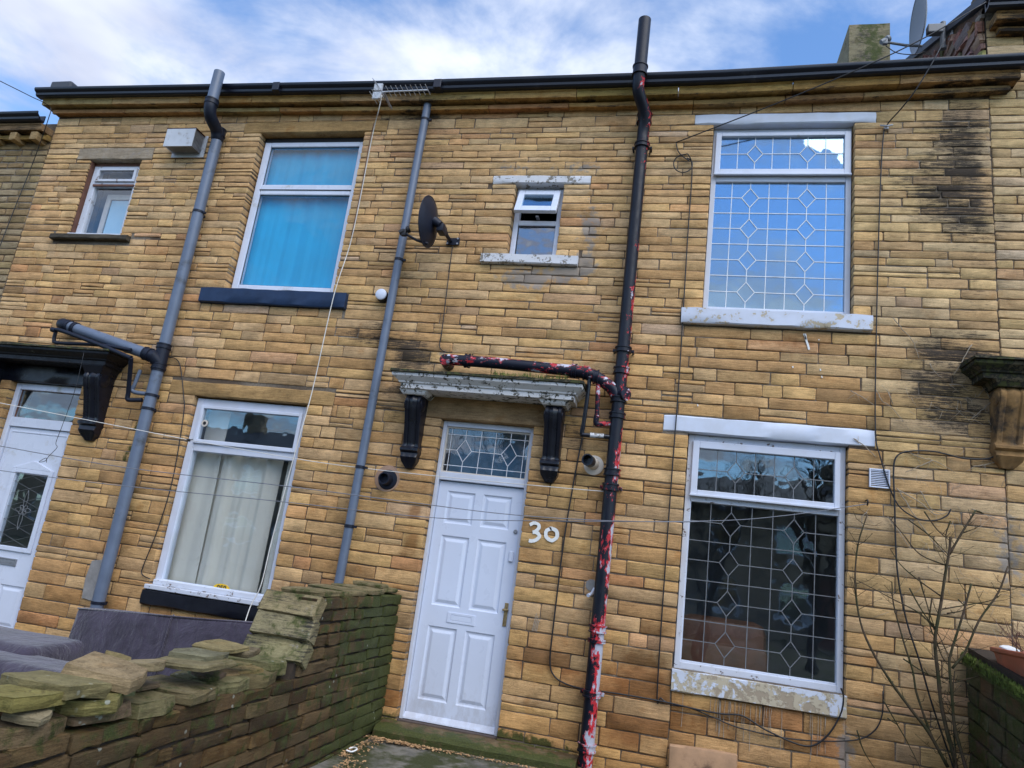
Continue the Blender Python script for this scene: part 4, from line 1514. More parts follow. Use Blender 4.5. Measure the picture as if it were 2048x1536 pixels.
f.build('back_sheet', 'blind_teal', fl)

# next door's white door with its glazed panel
f = MB()
f.box(-6.925, -6.865, 0.075, 0.15, 0.0, 2.555)
f.box(-6.085, -6.025, 0.075, 0.15, 0.0, 2.555)
f.box(-6.865, -6.085, 0.076, 0.149, 2.085, 2.185)
f.box(-6.865, -6.085, 0.076, 0.149, 2.485, 2.555)
f.build('door_frame', 'white_upvc', neigh, bevel=0.006)
GP = (-6.62, -6.21, 0.88, 1.62)
LP = [(-6.80, -6.45, 0.12, 0.52), (-6.42, -6.13, 0.12, 0.52)]
d = panelled_leaf(-6.86, -6.09, 0.02, 2.08, 0.10, 0.05, LP + [GP], GP).build('door', 'white_upvc', neigh, recalc=False)
d['label'] = 'white plastic door with a leaded glass panel'
for p_ in LP:
    mb = MB()
    door_panel(mb, *p_, 0.10)
    mb.build('door_panel', 'white_upvc', d)
mb = MB()
mb.frame(GP[0] - 0.05, GP[1] + 0.05, GP[2] - 0.04, GP[3] + 0.04, 0.05, 0.05, 0.045, 0.045, 0.082, 0.101)
cxg = (GP[0] + GP[1]) / 2
mb.add([(GP[0] - 0.05, 0.082, 1.66), (GP[1] + 0.05, 0.082, 1.66), (cxg + 0.02, 0.082, 1.745), (cxg - 0.02, 0.082, 1.745), (GP[0] - 0.05, 0.101, 1.66), (GP[1] + 0.05, 0.101, 1.66), (cxg + 0.02, 0.101, 1.745), (cxg - 0.02, 0.101, 1.745)],
       [(0, 1, 2, 3), (0, 3, 7, 4), (3, 2, 6, 7), (2, 1, 5, 6)])
mb.build('glass_surround', 'white_upvc', d, bevel=0.006)
mb = MB()
mb.frame(-6.835, -6.115, 0.06, 2.04, 0.012, 0.012, 0.012, 0.012, 0.093, 0.1002)
mb.build('leaf_moulding', 'white_upvc', d, bevel=0.003)
pane(d, GP[0], GP[1], GP[2], GP[3], 0.112, 'glass_plain')
lead = MB()
cxg, czg = (GP[0] + GP[1]) / 2, (GP[2] + GP[3]) / 2
for k in range(8):
    an = k * math.pi / 4
    L = 0.10 if k % 2 == 0 else 0.06
    if k in (2, 6):
        L = 0.20
    pts = [(cxg + math.cos(an) * L * t + math.cos(an + 1.57) * s_k * 0.022 * math.sin(math.pi * t), 0.108, czg + math.sin(an) * L * t + math.sin(an + 1.57) * s_k * 0.022 * math.sin(math.pi * t)) for s_k in (1,) for t in (0, .25, .5, .75, 1)]
    lead.tube(pts, 0.0028, 5)
    pts = [(cxg + math.cos(an) * L * t - math.cos(an + 1.57) * 0.022 * math.sin(math.pi * t), 0.108, czg + math.sin(an) * L * t - math.sin(an + 1.57) * 0.022 * math.sin(math.pi * t)) for t in (0, .25, .5, .75, 1)]
    lead.tube(pts, 0.0028, 5)
for s in (-1, 1):
    for k in range(6):
        zA = GP[2] + 0.13 * k
        lead.tube([(GP[0], 0.109, zA if s > 0 else zA + 0.13), (cxg, 0.109, zA + 0.065 * 1.0), (GP[1], 0.109, zA + 0.13 if s > 0 else zA)], 0.0016, 4)
lead.build('lead_came', 'lead_dark', d)
mb = MB()
mb.frame(-6.60, -6.30, 0.70, 0.77, 0.02, 0.02, 0.015, 0.015, 0.09, 0.1005)
mb.box(-6.58, -6.32, 0.094, 0.0995, 0.716, 0.754)
mb.build('letter_box', 'metal_grey', d, bevel=0.003)
pane(neigh, -6.866, -6.084, 2.184, 2.486, 0.11, 'glass_plain', 'fanlight')
mb = MB()
mb.frame(-6.866, -6.084, 2.184, 2.486, 0.014, 0.006, 0.006, 0.006, 0.104, 0.112)
mb.build('glazing_bead', 'timber_brown', neigh)

# ------------------------------------------------------------------ door hoods on scroll brackets
def bracket(parent, xc, ztop, h, wd, proj, mat, name='scroll_bracket', depthk=1.0):
    """console bracket: S-shaped face with three ribs, a top scroll and a curled foot"""
    prof = []
    N = 34
    for i in range(N + 1):
        t = i / N
        z = ztop - h * t
        if t < 0.10:
            pj = proj * (0.86 + 0.14 * math.sin(t / 0.10 * math.pi / 2))
        elif t < 0.22:
            pj = proj * (1.0 - 0.10 * (t - 0.10) / 0.12)
        elif t < 0.70:
            s = (t - 0.22) / 0.48
            pj = proj * (0.90 - 0.52 * (s ** 0.8))
        elif t < 0.80:
            s = (t - 0.70) / 0.10
            pj = proj * (0.38 + 0.20 * math.sin(s * math.pi))
        elif t < 0.90:
            s = (t - 0.80) / 0.10
            pj = proj * (0.34 + 0.13 * math.sin(s * math.pi))
        else:
            s = (t - 0.90) / 0.10
            pj = proj * (0.36 - 0.2 * s)
        prof.append((pj, z, t))
    xs = [-0.5, -0.46, -0.30, -0.24, -0.10, 0.0, 0.10, 0.24, 0.30, 0.46, 0.5]
    rib = [-0.012, 0.0, 0.0, -0.010, -0.002, 0.004, -0.002, -0.010, 0.0, 0.0, -0.012]
    mb = MB()
    vsx = []
    nx_ = len(xs)
    for pj, z, t in prof:
        wk = wd * (1.0 if t < 0.7 else 1.12 if t < 0.8 else 1.0 if t < 0.9 else 1.0 - 0.55 * (t - 0.9) / 0.1)
        for q, rb in zip(xs, rib):
            flat = 0.3 if t > 0.7 else 1.0
            vsx.append((xc + q * wk, -(max(pj + rb * flat * 1.1, 0.004)), z))
    fs = [(i * nx_ + j, i * nx_ + j + 1, (i + 1) * nx_ + j + 1, (i + 1) * nx_ + j) for i in range(N) for j in range(nx_ - 1)]
    b = len(vsx)
    for i, (pj, z, t) in enumerate(prof):
        vsx += [(vsx[i * nx_][0], 0.02, z), (vsx[i * nx_ + nx_ - 1][0], 0.02, z)]
    for i in range(N):
        fs.append((i * nx_, (i + 1) * nx_, b + (i + 1) * 2, b + i * 2))
        fs.append((i * nx_ + nx_ - 1, b + i * 2 + 1, b + (i + 1) * 2 + 1, (i + 1) * nx_ + nx_ - 1))
    fs.append(tuple(range(nx_)) + (b + 1, b))
    mb.add(vsx, fs)
    br = mb.build(name, mat, parent, smooth='auto')
    for sx in (-1, 1):                                   # scroll eyes on the cheeks
        s = MB()
        s.lathe((xc + sx * wd * 0.5, -proj * 0.62, ztop - h * 0.13), (sx, 0, 0), [(0, proj * 0.30), (0.006, proj * 0.30), (0.012, proj * 0.22), (0.012, proj * 0.12), (0.018, proj * 0.08)], 18)
        s.build('scroll', mat, br, smooth='auto')
    return br


def hood(parent, x0, x1, ztop, proj, mat, topmat, name='door_hood', hh=0.13):
    mb = MB()
    z = ztop - hh
    mb.loft_levels(x0 + 0.07, x1 - 0.07, 0.012, [(z, proj - 0.07, 0), (z + 0.045, proj - 0.07, 0), (z + 0.047, proj - 0.055, 0.015), (z + 0.062, proj - 0.05, 0.02), (z + 0.085, proj - 0.02, 0.05), (z + 0.10, proj, 0.07), (z + hh - 0.002, proj + 0.002, 0.072)])
    hd_ = mb.build(name, mat, parent, bevel=0.004)
    n = 14
    mb = MB()
    vsx = []
    for i in range(n + 1):
        x = x0 - 0.012 + (x1 - x0 + 0.024) * i / n
        vsx += [(x, -proj - 0.012 + jit(0.006), ztop - 0.001 + jit(0.003)), (x, -proj - 0.004 + jit(0.004), ztop + 0.02 + jit(0.006)), (x, 0.01, ztop + 0.05 + jit(0.005)), (x, 0.01, ztop - 0.001)]
    fs = [(i * 4 + j, i * 4 + (j + 1) % 4, i * 4 + 4 + (j + 1) % 4, i * 4 + 4 + j) for i in range(n) for j in range(4)] + [(3, 2, 1, 0), tuple(n * 4 + j for j in range(4))]
    mb.add(vsx, fs)
    mb.build('capping_stone', topmat, hd_)
    return hd_


hd30 = hood(house, -2.50, -0.80, 2.862, 0.34, 'hood_white', 'hood_stone')
for xc in (-2.315, -1.04):
    mb = MB()
    mb.loft_levels(xc - 0.10, xc + 0.10, 0.012, [(2.69, 0.22, 0), (2.705, 0.235, 0.012), (2.731, 0.25, 0.03)])
    mb.build('bracket_cap', 'hood_white', hd30, bevel=0.003)
    bracket(hd30, xc, 2.70, 0.65, 0.15, 0.20, 'black_gloss')
hdN = hood(neigh, -7.30, -5.52, 2.868, 0.32, 'hood_black', 'hood_stone')
for xc in (-5.735, -7.15):
    mb = MB()
    mb.loft_levels(xc - 0.10, xc + 0.10, 0.012, [(2.66, 0.22, 0), (2.70, 0.235, 0.012), (2.737, 0.25, 0.03)])
    mb.build('bracket_cap', 'black_gloss', hdN, bevel=0.003)
    bracket(hdN, xc, 2.69, 0.69, 0.19, 0.22, 'black_gloss')
hdR = hood(righth, 2.16, 4.3, 3.285, 0.30, 'hood_stone', 'hood_stone')
mb = MB()
mb.loft_levels(2.33, 2.56, 0.012, [(3.10, 0.22, 0), (3.13, 0.235, 0.012), (3.154, 0.25, 0.03)])
mb.build('bracket_cap', 'hood_stone', hdR, bevel=0.003)
simple('bracket_stone', (0.24, 0.135, 0.05), 0.9, 0.4, 9, 0.8, 30, dirt=(0.022, 0.018, 0.015), dirt_amt=0.75, dscale=5)
bracket(hdR, 2.445, 3.105, 0.60, 0.19, 0.20, 'bracket_stone')

simple('paint_drip', (0.40, 0.34, 0.27), 0.7, 0.2, 30)
# painted house number
num = MB()


def stroke(mb, pts, w_, y=-0.0085):
    pts = smooth_path([Vector(q) for q in pts], 7)
    L, Rr = [], []
    for i, q in enumerate(pts):
        t = (pts[min(i + 1, len(pts) - 1)] - pts[max(i - 1, 0)]).normalized()
        n = Vector((-t.z, 0, t.x))
        ww = w_ / 2 * random.uniform(0.88, 1.1)
        L.append(q + n * ww)
        Rr.append(q - n * ww)
    vsx = []
    for a_, b_ in zip(L, Rr):
        vsx += [(a_.x, y, a_.z), (b_.x, y, b_.z), (a_.x, y + 0.004, a_.z), (b_.x, y + 0.004, b_.z)]
    fs = []
    for i in range(len(pts) - 1):
        k, q = i * 4, i * 4 + 4
        fs += [(k, k + 1, q + 1, q), (k, q, q + 2, k + 2), (k + 1, k + 3, q + 3, q + 1)]
    fs += [(0, 2, 3, 1), (len(vsx) - 4, len(vsx) - 3, len(vsx) - 1, len(vsx) - 2)]
    mb.add(vsx, fs)


def pxs(lst, y=0.0):
    return [W(a_, b_, y) for a_, b_ in lst]


stroke(num, pxs([(1060, 1050), (1068, 1046), (1077, 1049), (1078, 1056), (1072, 1062), (1066, 1065)]), 0.028)
stroke(num, pxs([(1066, 1064), (1075, 1066), (1079, 1073), (1072, 1080), (1063, 1082), (1058, 1081)]), 0.030, -0.0088)
stroke(num, pxs([(1103, 1057), (1093, 1062), (1093, 1074), (1104, 1081), (1114, 1074), (1113, 1062), (1103, 1057), (1100, 1058)]), 0.030)
num.build('house_number', 'number_paint', house, recalc=False)['label'] = 'hand-painted white 30 beside the door'
# old paint drips on the wall
for lst, w_ in (([(1610, 668), (1612, 680), (1616, 692), (1618, 700)], 0.016), ([(1612, 680), (1609, 672), (1607, 668)], 0.012), ([(1585, 733), (1586, 736)], 0.01), ([(1640, 738), (1641, 742)], 0.01), ([(1643, 752), (1644, 756)], 0.008), ([(1637, 679), (1638, 681)], 0.008), ([(1395, 809), (1396, 813)], 0.008)):
    sp = MB()
    stroke(sp, pxs(lst), w_)
    sp.build('paint_splash', 'number_paint', house, recalc=False)
sp = MB()
for k in range(30):                                    # runs of paint under the lower sill
    a = random.uniform(0.12, 1.30)
    z = 0.55
    L = random.uniform(0.06, 0.32)
    stroke(sp, [(a, 0, z), (a + jit(0.006), 0, z - L * 0.5), (a + jit(0.006), 0, z - L)], 0.0026)
for k in range(4):
    a = -1.02 + k * 0.012
    stroke(sp, [(a, 0, 0.98 - k * 0.02), (a - 0.01, 0, 0.92), (a - 0.02, 0, 0.84)], 0.004)
tag(sp.build('paint_runs', 'paint_drip', house, recalc=False), kind='stuff')

# ------------------------------------------------------------------ pipes
def ring_at(mb, p_, t, r, L=0.05, lip=0.006):
    """socket collar round a pipe at p_, along direction t"""
    t = Vector(t).normalized()
    p_ = Vector(p_)
    mb.lathe(p_ - t * L / 2, t, [(0, r + 0.001), (0.0005, r + lip * 1.6), (0.012, r + lip * 1.6), (0.014, r + lip), (L - 0.014, r + lip), (L - 0.012, r + lip * 1.7), (L - 0.0005, r + lip * 1.7), (L, r + 0.001)], 20)


def clip_at(mb, p_, r, yb=0.0):
    """bracket band with its stand-off to the wall"""
    p_ = Vector(p_)
    mb.lathe(p_ - Vector((0, 0, 0.014)), (0, 0, 1), [(0, r), (0.0004, r + 0.004), (0.0276, r + 0.004), (0.028, r)], 20)
    mb.box(p_.x + r * 0.6, p_.x + r + 0.03, -0.012 + p_.y, p_.y + 0.012, p_.z - 0.010, p_.z + 0.010)
    mb.box(p_.x - 0.014, p_.x + 0.014, p_.y + r * 0.8, yb + 0.004, p_.z - 0.010, p_.z + 0.010)


# left grey soil pipe
PR = 0.057
YP = -0.10
top, t2 = W(412, 146, -0.34), W(419, 205, -0.34)
b0 = W(433, 262, YP)
b1 = W(198, 1205, YP)
xs_ = (W(422, 318, YP).x + W(246, 1023, YP).x) / 2
soil = thing('soil_pipe', (xs_, YP, -0.3), 'grey plastic soil pipe left of the blue-silled window, bent at the top', 'pipe')
mb = MB()
zb = -0.30
mb.tube([(xs_ + 0.02, -0.34, top.z), (xs_ + 0.02, -0.34, t2.z - 0.03)], PR, 22)
mb.tube([(xs_, YP, 5.46), (xs_, YP, zb)], PR, 22)
mb.build('pipe', 'grey_plastic', soil, smooth='auto')
mb = MB()
zt2 = t2.z - 0.02
mb.tube(smooth_path([(xs_ + 0.02, -0.34, zt2 + 0.03), (xs_ + 0.02, -0.34, zt2 - 0.05), (xs_ + 0.015, -0.29, zt2 - 0.13), (xs_ + 0.005, -0.15, zt2 - 0.19), (xs_, YP, zt2 - 0.27), (xs_, YP, 5.44)], 5), PR + 0.006, 22)
for z in (zt2 + 0.02, zt2 - 0.03, 5.53, 5.49):
    pass
ring_at(mb, (xs_ + 0.02, -0.34, zt2 + 0.02), (0, 0, 1), PR + 0.006, 0.06)
ring_at(mb, (xs_, YP, 5.47), (0, 0, 1), PR + 0.006, 0.09)
mb.build('offset_bend', 'dark_plastic', soil, smooth='auto')
mb = MB()
zt = W(320, 712, YP).z
mb.tube([(xs_, YP, zt + 0.11), (xs_, YP, zt - 0.16)], PR + 0.007, 22)
ring_at(mb, (xs_, YP, zt + 0.10), (0, 0, 1), PR + 0.007, 0.05)
ring_at(mb, (xs_, YP, zt - 0.11), (0, 0, 1), PR + 0.007, 0.06)
A, B = W(306, 712, -0.16), W(136, 652, -0.20)
dr = (B - A).normalized()
mb.tube([Vector((xs_, YP, A.z - 0.06)), A, A + dr * 0.06], PR + 0.007, 20)
ring_at(mb, A + dr * 0.06, dr, PR + 0.004, 0.07)
mb.build('branch_tee', 'dark_plastic', soil, smooth='auto')
mb = MB()
mb.tube([A + dr * 0.02, B + dr * 0.02], PR, 20)
mb.build('branch_pipe', 'grey_plastic', soil, smooth='auto')
mb = MB()
E1 = B + dr * 0.06
mb.tube(smooth_path([B - dr * 0.02, B + dr * 0.04, B + dr * 0.10 + Vector((0, 0.04, 0)), Vector((B.x - 0.09, -0.02, B.z + 0.02)), Vector((B.x - 0.09, 0.03, B.z + 0.02))], 5), PR + 0.006, 18)
ring_at(mb, B - dr * 0.10, dr, PR, 0.04)
ring_at(mb, B - dr * 0.01, dr, PR, 0.05)
mb.build('elbow', 'dark_plastic', soil, smooth='auto')
mb = MB()
for py_, z in ((0, W(397, 425, YP).z), (0, W(290, 790, YP).z), (0, W(287, 805, YP).z - 0.06), (0, 0.52)):
    mb = MB()
    clip_at(mb, (xs_, YP, z), PR)
    mb.build('clip', 'dark_plastic', soil, smooth='auto')

wst = thing('waste_pipe', W(262, 790, -0.15), 'thin black and grey waste pipes beside the left soil pipe branch', 'pipe')
mb = MB()
mb.tube(smooth_path(pxs([(108, 660), (125, 662), (200, 690), (262, 716)], -0.30), 4) , 0.021, 12)
q1 = W(262, 716, -0.30)
mb.tube([W(104, 659, -0.30), W(112, 661, -0.30)], 0.026, 12)
mb.tube(smooth_path(pxs([(112, 662), (108, 680), (118, 686), (200, 690), (262, 700)], -0.24), 4), 0.018, 10)
mb.build('upper_run', 'dark_plastic', wst, smooth='auto')
mb = MB()
mb.tube([q1, W(262, 722, -0.28), W(256, 790, -0.16)], 0.021, 12)
mb.tube(smooth_path([W(256, 788, -0.16), W(255, 798, -0.15), W(262, 800, -0.14), W(284, 800, -0.12)], 4), 0.022, 12)
mb.build('down_leg', 'dark_plastic', wst, smooth='auto')
mb = MB()
mb.tube([W(281, 740, -0.14), W(268, 772, -0.14)], 0.018, 12)
mb.tube(smooth_path([W(268, 772, -0.14), W(264, 780, -0.14), W(272, 785, -0.13), W(296, 788, -0.11)], 4), 0.021, 12)
mb.build('short_leg', 'grey_plastic', wst, smooth='auto')

# middle rainwater pipe
PR2 = 0.040
xm = -2.745
dp = thing('rainwater_pipe', (xm, -0.075, 0.9), 'slim grey rainwater pipe between the blue-silled window and the black dish', 'pipe')
mb = MB()
zt, zb = W(862, 208, -0.08).z, 0.90
mb.tube([(xm + 0.02, -0.08, zt), (xm - 0.02, -0.075, zb)], PR2, 20)
mb.build('pipe', 'grey_plastic', dp, smooth='auto')
mb = MB()
for py_ in (240, 520, 935, 1053):
    z = W(862 - (py_ - 215) * 0.1886, py_, -0.08).z
    mb = MB()
    clip_at(mb, (xm + 0.02 - 0.04 * (zt - z) / (zt - zb), -0.077, z), PR2)
    mb.build('clip', 'dark_plastic', dp, smooth='auto')
mb = MB()
mb.tube([(xm + 0.02, -0.079, zt - 0.14), (xm + 0.0205, -0.08, zt + 0.004)], PR2 - 0.004, 16)
mb.build('spigot', 'metal_grey', dp, smooth='auto')

# right cast-iron soil pipe, red and white undercoats showing
IR = 0.056
YI = -0.10
xi = (W(1283, 260, YI).x + W(1187, 1400, YI).x) / 2
iron = thing('soil_pipe', (xi, YI, -0.1), 'black cast-iron soil pipe with flaking red and white paint right of the door', 'pipe')
mb = MB()
ztop = W(1286, 40, -0.32).z
zk = W(1282, 140, -0.32).z
xt = W(1284, 100, -0.32).x
mb.tube(smooth_path([(xt, -0.32, zk + 0.02), (xt, -0.32, zk - 0.06), (xt - 0.0, -0.28, zk - 0.20), (xi + 0.005, -0.16, zk - 0.36), (xi, YI, zk - 0.50), (xi, YI, zk - 0.62)], 5), IR, 22)
mb.tube([(xi, YI, zk - 0.6), (xi, YI, -0.06)], IR, 22)
mb.build('pipe', 'iron_flaking', iron, smooth='auto')
mb = MB()
mb.tube([(xt, -0.32, ztop), (xt, -0.32, zk - 0.02)], IR + 0.003, 22)
mb.build('vent_pipe', 'dark_plastic', iron, smooth='auto')
def collar(parent, p_, t, r, L, lip, mat):
    c_ = MB()
    ring_at(c_, p_, t, r, L, lip)
    return c_.build('socket_collar', mat, parent, smooth='auto')


collar(iron, (xt, -0.32, zk - 0.01), (0, 0, 1), IR, 0.10, 0.010, 'dark_plastic')
for py_, L in ((238, 0.10), (292, 0.05), (700, 0.05), (742, 0.06), (800, 0.05), (832, 0.05), (945, 0.06), (975, 0.06), (1258, 0.06), (1282, 0.03), (1388, 0.05), (1496, 0.06)):
    z = W(1283 - (py_ - 260) * 0.0842, py_, YI).z
    collar(iron, (xi, YI, z), (0, 0, 1), IR, L, 0.010, 'iron_flaking')
for py_ in (292, 700, 975, 1388):
    z = W(1283 - (py_ - 260) * 0.0842, py_, YI).z
    mb = MB()
    mb.box(xi - 0.092, xi + 0.092, YI + 0.03, YI + 0.042, z - 0.014, z + 0.014)
    for s in (-1, 1):
        mb.lathe((xi + s * 0.082, YI + 0.025, z), (0, 1, 0), [(0, 0.010), (0.11, 0.010)], 10)
    mb.build('fixing_ear', 'iron_flaking', iron, smooth='auto')
mb = MB()
zj = W(1240, 790, YI).z
bpts = smooth_path([W(896, 719, -0.20), W(1000, 727, -0.20), W(1140, 741, -0.19)], 4)
mb.tube(bpts, 0.050, 20)
mb.tube(smooth_path([W(1135, 741, -0.19), W(1175, 747, -0.18), W(1205, 762, -0.15), Vector((xi - 0.05, YI - 0.01, zj + 0.03)), Vector((xi, YI, zj - 0.07))], 5), 0.053, 20)
for pxx in ((935, 722), (1148, 742), (1172, 746), (1192, 754)):
    ring_at(mb, W(*pxx, -0.19), W(1140, 741, -0.19) - W(1000, 727, -0.2), 0.050, 0.045, 0.009)
mb.lathe((xi, YI, zj + 0.0), (0.75, -0.66, 0), [(0, 0.05), (0.07, 0.05), (0.071, 0.058), (0.085, 0.058), (0.09, 0.03)], 18)
mb.tube([(bpts[0].x - 0.03, -0.20, bpts[0].z), (bpts[0].x - 0.05, -0.06, bpts[0].z), (bpts[0].x - 0.05, 0.03, bpts[0].z)], 0.05, 16)
mb.build('branch_pipe', 'iron_branch', iron, smooth='auto')
ws = thing('waste_pipe', W(1190, 860, -0.14), 'two thin black waste pipes under the right end of the white door hood', 'pipe')
mb = MB()
mb.tube(smooth_path([W(1180, 750, -0.20), W(1174, 800, -0.18), W(1166, 855, -0.15)], 3), 0.018, 12)
mb.tube(smooth_path([W(1166, 853, -0.15), W(1164, 868, -0.14), W(1172, 870, -0.14), W(1222, 874, -0.11)], 4), 0.020, 12)
mb.build('outer_leg', 'black_gloss', ws, smooth='auto')
mb = MB()
mb.tube([W(1180, 870, -0.14), W(1207, 872, -0.12)], 0.0215, 12)
mb.build('white_sleeve', 'white_worn', ws, smooth='auto')
mb = MB()
mb.tube(smooth_path([W(1197, 755, -0.17), W(1195, 800, -0.16), W(1194, 832, -0.14)], 3), 0.020, 12)
mb.tube(smooth_path([W(1194, 830, -0.14), W(1192, 846, -0.13), W(1202, 848, -0.12), W(1228, 847, -0.10)], 4), 0.024, 12)
mb.build('inner_leg', 'iron_branch', ws, smooth='auto')

# ------------------------------------------------------------------ vents and flues
a = W(365, 283, -0.16)
fl_ = thing('balanced_flue', (-5.5, 0, 5.15), 'square white metal boiler flue cowl high on the left wall', 'flue')
mb = MB()
zc_ = W(368, 280, -0.02).z
x_l, x_r = W(330, 280, -0.17).x, W(386, 284, -0.17).x
zt_, zb_ = W(358, 258, -0.17).z, W(358, 293, -0.17).z
mb.box(x_l, x_r, -0.178, -0.168, zb_, zt_, bev=0.003)
fb = mb.build('front_plate', 'steel_white', fl_)
mb = MB()
for k in range(7):
    y = -0.16 + k * 0.02
    mb.box(x_l + 0.012, x_r - 0.004, y, y + 0.010, zb_ + 0.004, zt_ - 0.004)
mb.box(x_l + 0.03, x_r - 0.03, -0.165, -0.008, zb_ + 0.03, zt_ - 0.03)
mb.build('fins', 'metal_grey', fl_)
mb = MB()
mb.box(x_l - 0.01, x_r + 0.04, -0.016, -0.008, zb_ - 0.035, zt_ + 0.01)
mb.build('wall_plate', 'steel_white', fl_)
mb = MB()
mb.box(x_l - 0.005, x_r + 0.006, -0.182, -0.02, zt_ + 0.001, zt_ + 0.008)
mb.build('cowl_lid', 'timber_brown', fl_)

a = W(762, 590, -0.06)
v1 = thing('vent_cap', (a.x, 0, a.z), 'round white vent cap beside the slim grey rainwater pipe', 'vent')
mb = MB()
ax = Vector((0.10, -1, 0.0)).normalized()
mb.lathe((a.x, 0.01, a.z), ax, [(0, 0.058), (0.075, 0.058), (0.085, 0.055)], 24)
mb.build('cap_body', 'dark_plastic', v1, smooth='auto')
mb = MB()
mb.lathe(Vector((a.x, 0.01, a.z)) + ax * 0.0852, ax, [(0, 0.055), (0.012, 0.054), (0.018, 0.046)], 24)
mb.build('cap_face', 'white_upvc', v1, smooth='auto')

a = W(772, 958, -0.05)
v2 = thing('flue_terminal', (a.x, 0, a.z), 'round black flue terminal between the grey rainwater pipe and the white door', 'flue')
mb = MB()
mb.lathe((a.x, 0.005, a.z), (0, -1, 0), [(0, 0.086), (0.012, 0.090), (0.020, 0.084), (0.024, 0.055), (0.08, 0.052), (0.115, 0.052), (0.115, 0.043), (0.06, 0.043)], 26)
mb.build('flue_body', 'dark_plastic', v2, smooth='auto')
mb = MB()
mb.lathe((a.x - 0.01, 0.012, a.z + 0.01), (0, -1, 0), [(0, 0.125), (0.017, 0.118), (0.019, 0.08)], 22)
mb.build('cement_ring', 'cement_pink', v2)

a = W(1187, 930, -0.02)
v3 = thing('flue_terminal', (a.x, 0, a.z), 'cream and black flue spout with a round collar right of the door hood', 'flue')
mb = MB()
mb.lathe((a.x, 0.004, a.z), (0, -1, 0), [(0, 0.085), (0.012, 0.085), (0.016, 0.078), (0.018, 0.05)], 26)
mb.build('wall_collar', 'cream_paint', v3, smooth='auto')
mb = MB()
axv = Vector((-0.18, -1, 0.02)).normalized()
mb.lathe((a.x, 0.0, a.z + 0.01), axv, [(0, 0.05), (0.11, 0.05), (0.112, 0.046)], 24)
mb.build('cream_spout', 'cream_paint', v3, smooth='auto')
mb = MB()
o_ = Vector((a.x, 0, a.z + 0.01)) + axv * 0.11
mb.lathe(o_, axv, [(0, 0.049), (0.09, 0.050), (0.09, 0.040), (0.03, 0.040)], 24)
mb.build('black_end', 'black_gloss', v3, smooth='auto')

a = W(1759, 957, -0.01)
v4 = thing('air_vent', (a.x, 0, a.z), 'square white slatted air vent beside the lower leaded window', 'vent')
mb = MB()
hw, hh_ = 0.075, 0.075
mb.frame(a.x - hw, a.x + hw, a.z - hh_, a.z + hh_, 0.012, 0.012, 0.012, 0.012, -0.018, 0.002)
mb.build('frame', 'white_upvc', v4, bevel=0.003)
for k in range(9):
    z = a.z - hh_ + 0.021 + k * 0.0136
    mb = MB()
    mb.add([(a.x - hw + 0.012, -0.016, z), (a.x + hw - 0.012, -0.016, z), (a.x + hw - 0.012, -0.004, z + 0.0095), (a.x - hw + 0.012, -0.004, z + 0.0095), (a.x - hw + 0.012, -0.014, z - 0.002), (a.x + hw - 0.012, -0.014, z - 0.002), (a.x + hw - 0.012, -0.002, z + 0.0075), (a.x - hw + 0.012, -0.002, z + 0.0075)], [(0, 1, 2, 3), (7, 6, 5, 4), (0, 4, 5, 1), (2, 6, 7, 3), (1, 5, 6, 2), (0, 3, 7, 4)])
    mb.build('slat', 'white_upvc', v4)
mb = MB()
mb.box(a.x - hw + 0.012, a.x + hw - 0.012, -0.001, 0.0015, a.z - hh_ + 0.012, a.z + hh_ - 0.012)
mb.build('backing', 'dark_recess', v4)

a = W(1182, 1178, 0.0)
st_ = thing('overflow_stub', (a.x, 0, a.z), 'short white overflow pipe end beside the iron soil pipe', 'pipe')
mb = MB()
mb.tube([W(1190, 1176, 0.01), W(1183, 1188, -0.05), W(1176, 1191, -0.10)], 0.014, 12)
mb.build('pipe_end', 'white_upvc', st_, smooth='auto')
mb = MB()
mb.lathe((a.x, 0.006, a.z + 0.03), (0, -1, 0), [(0, 0.05), (0.012, 0.045), (0.013, 0.0)], 18)
mb.build('hole_patch', 'cement', st_)

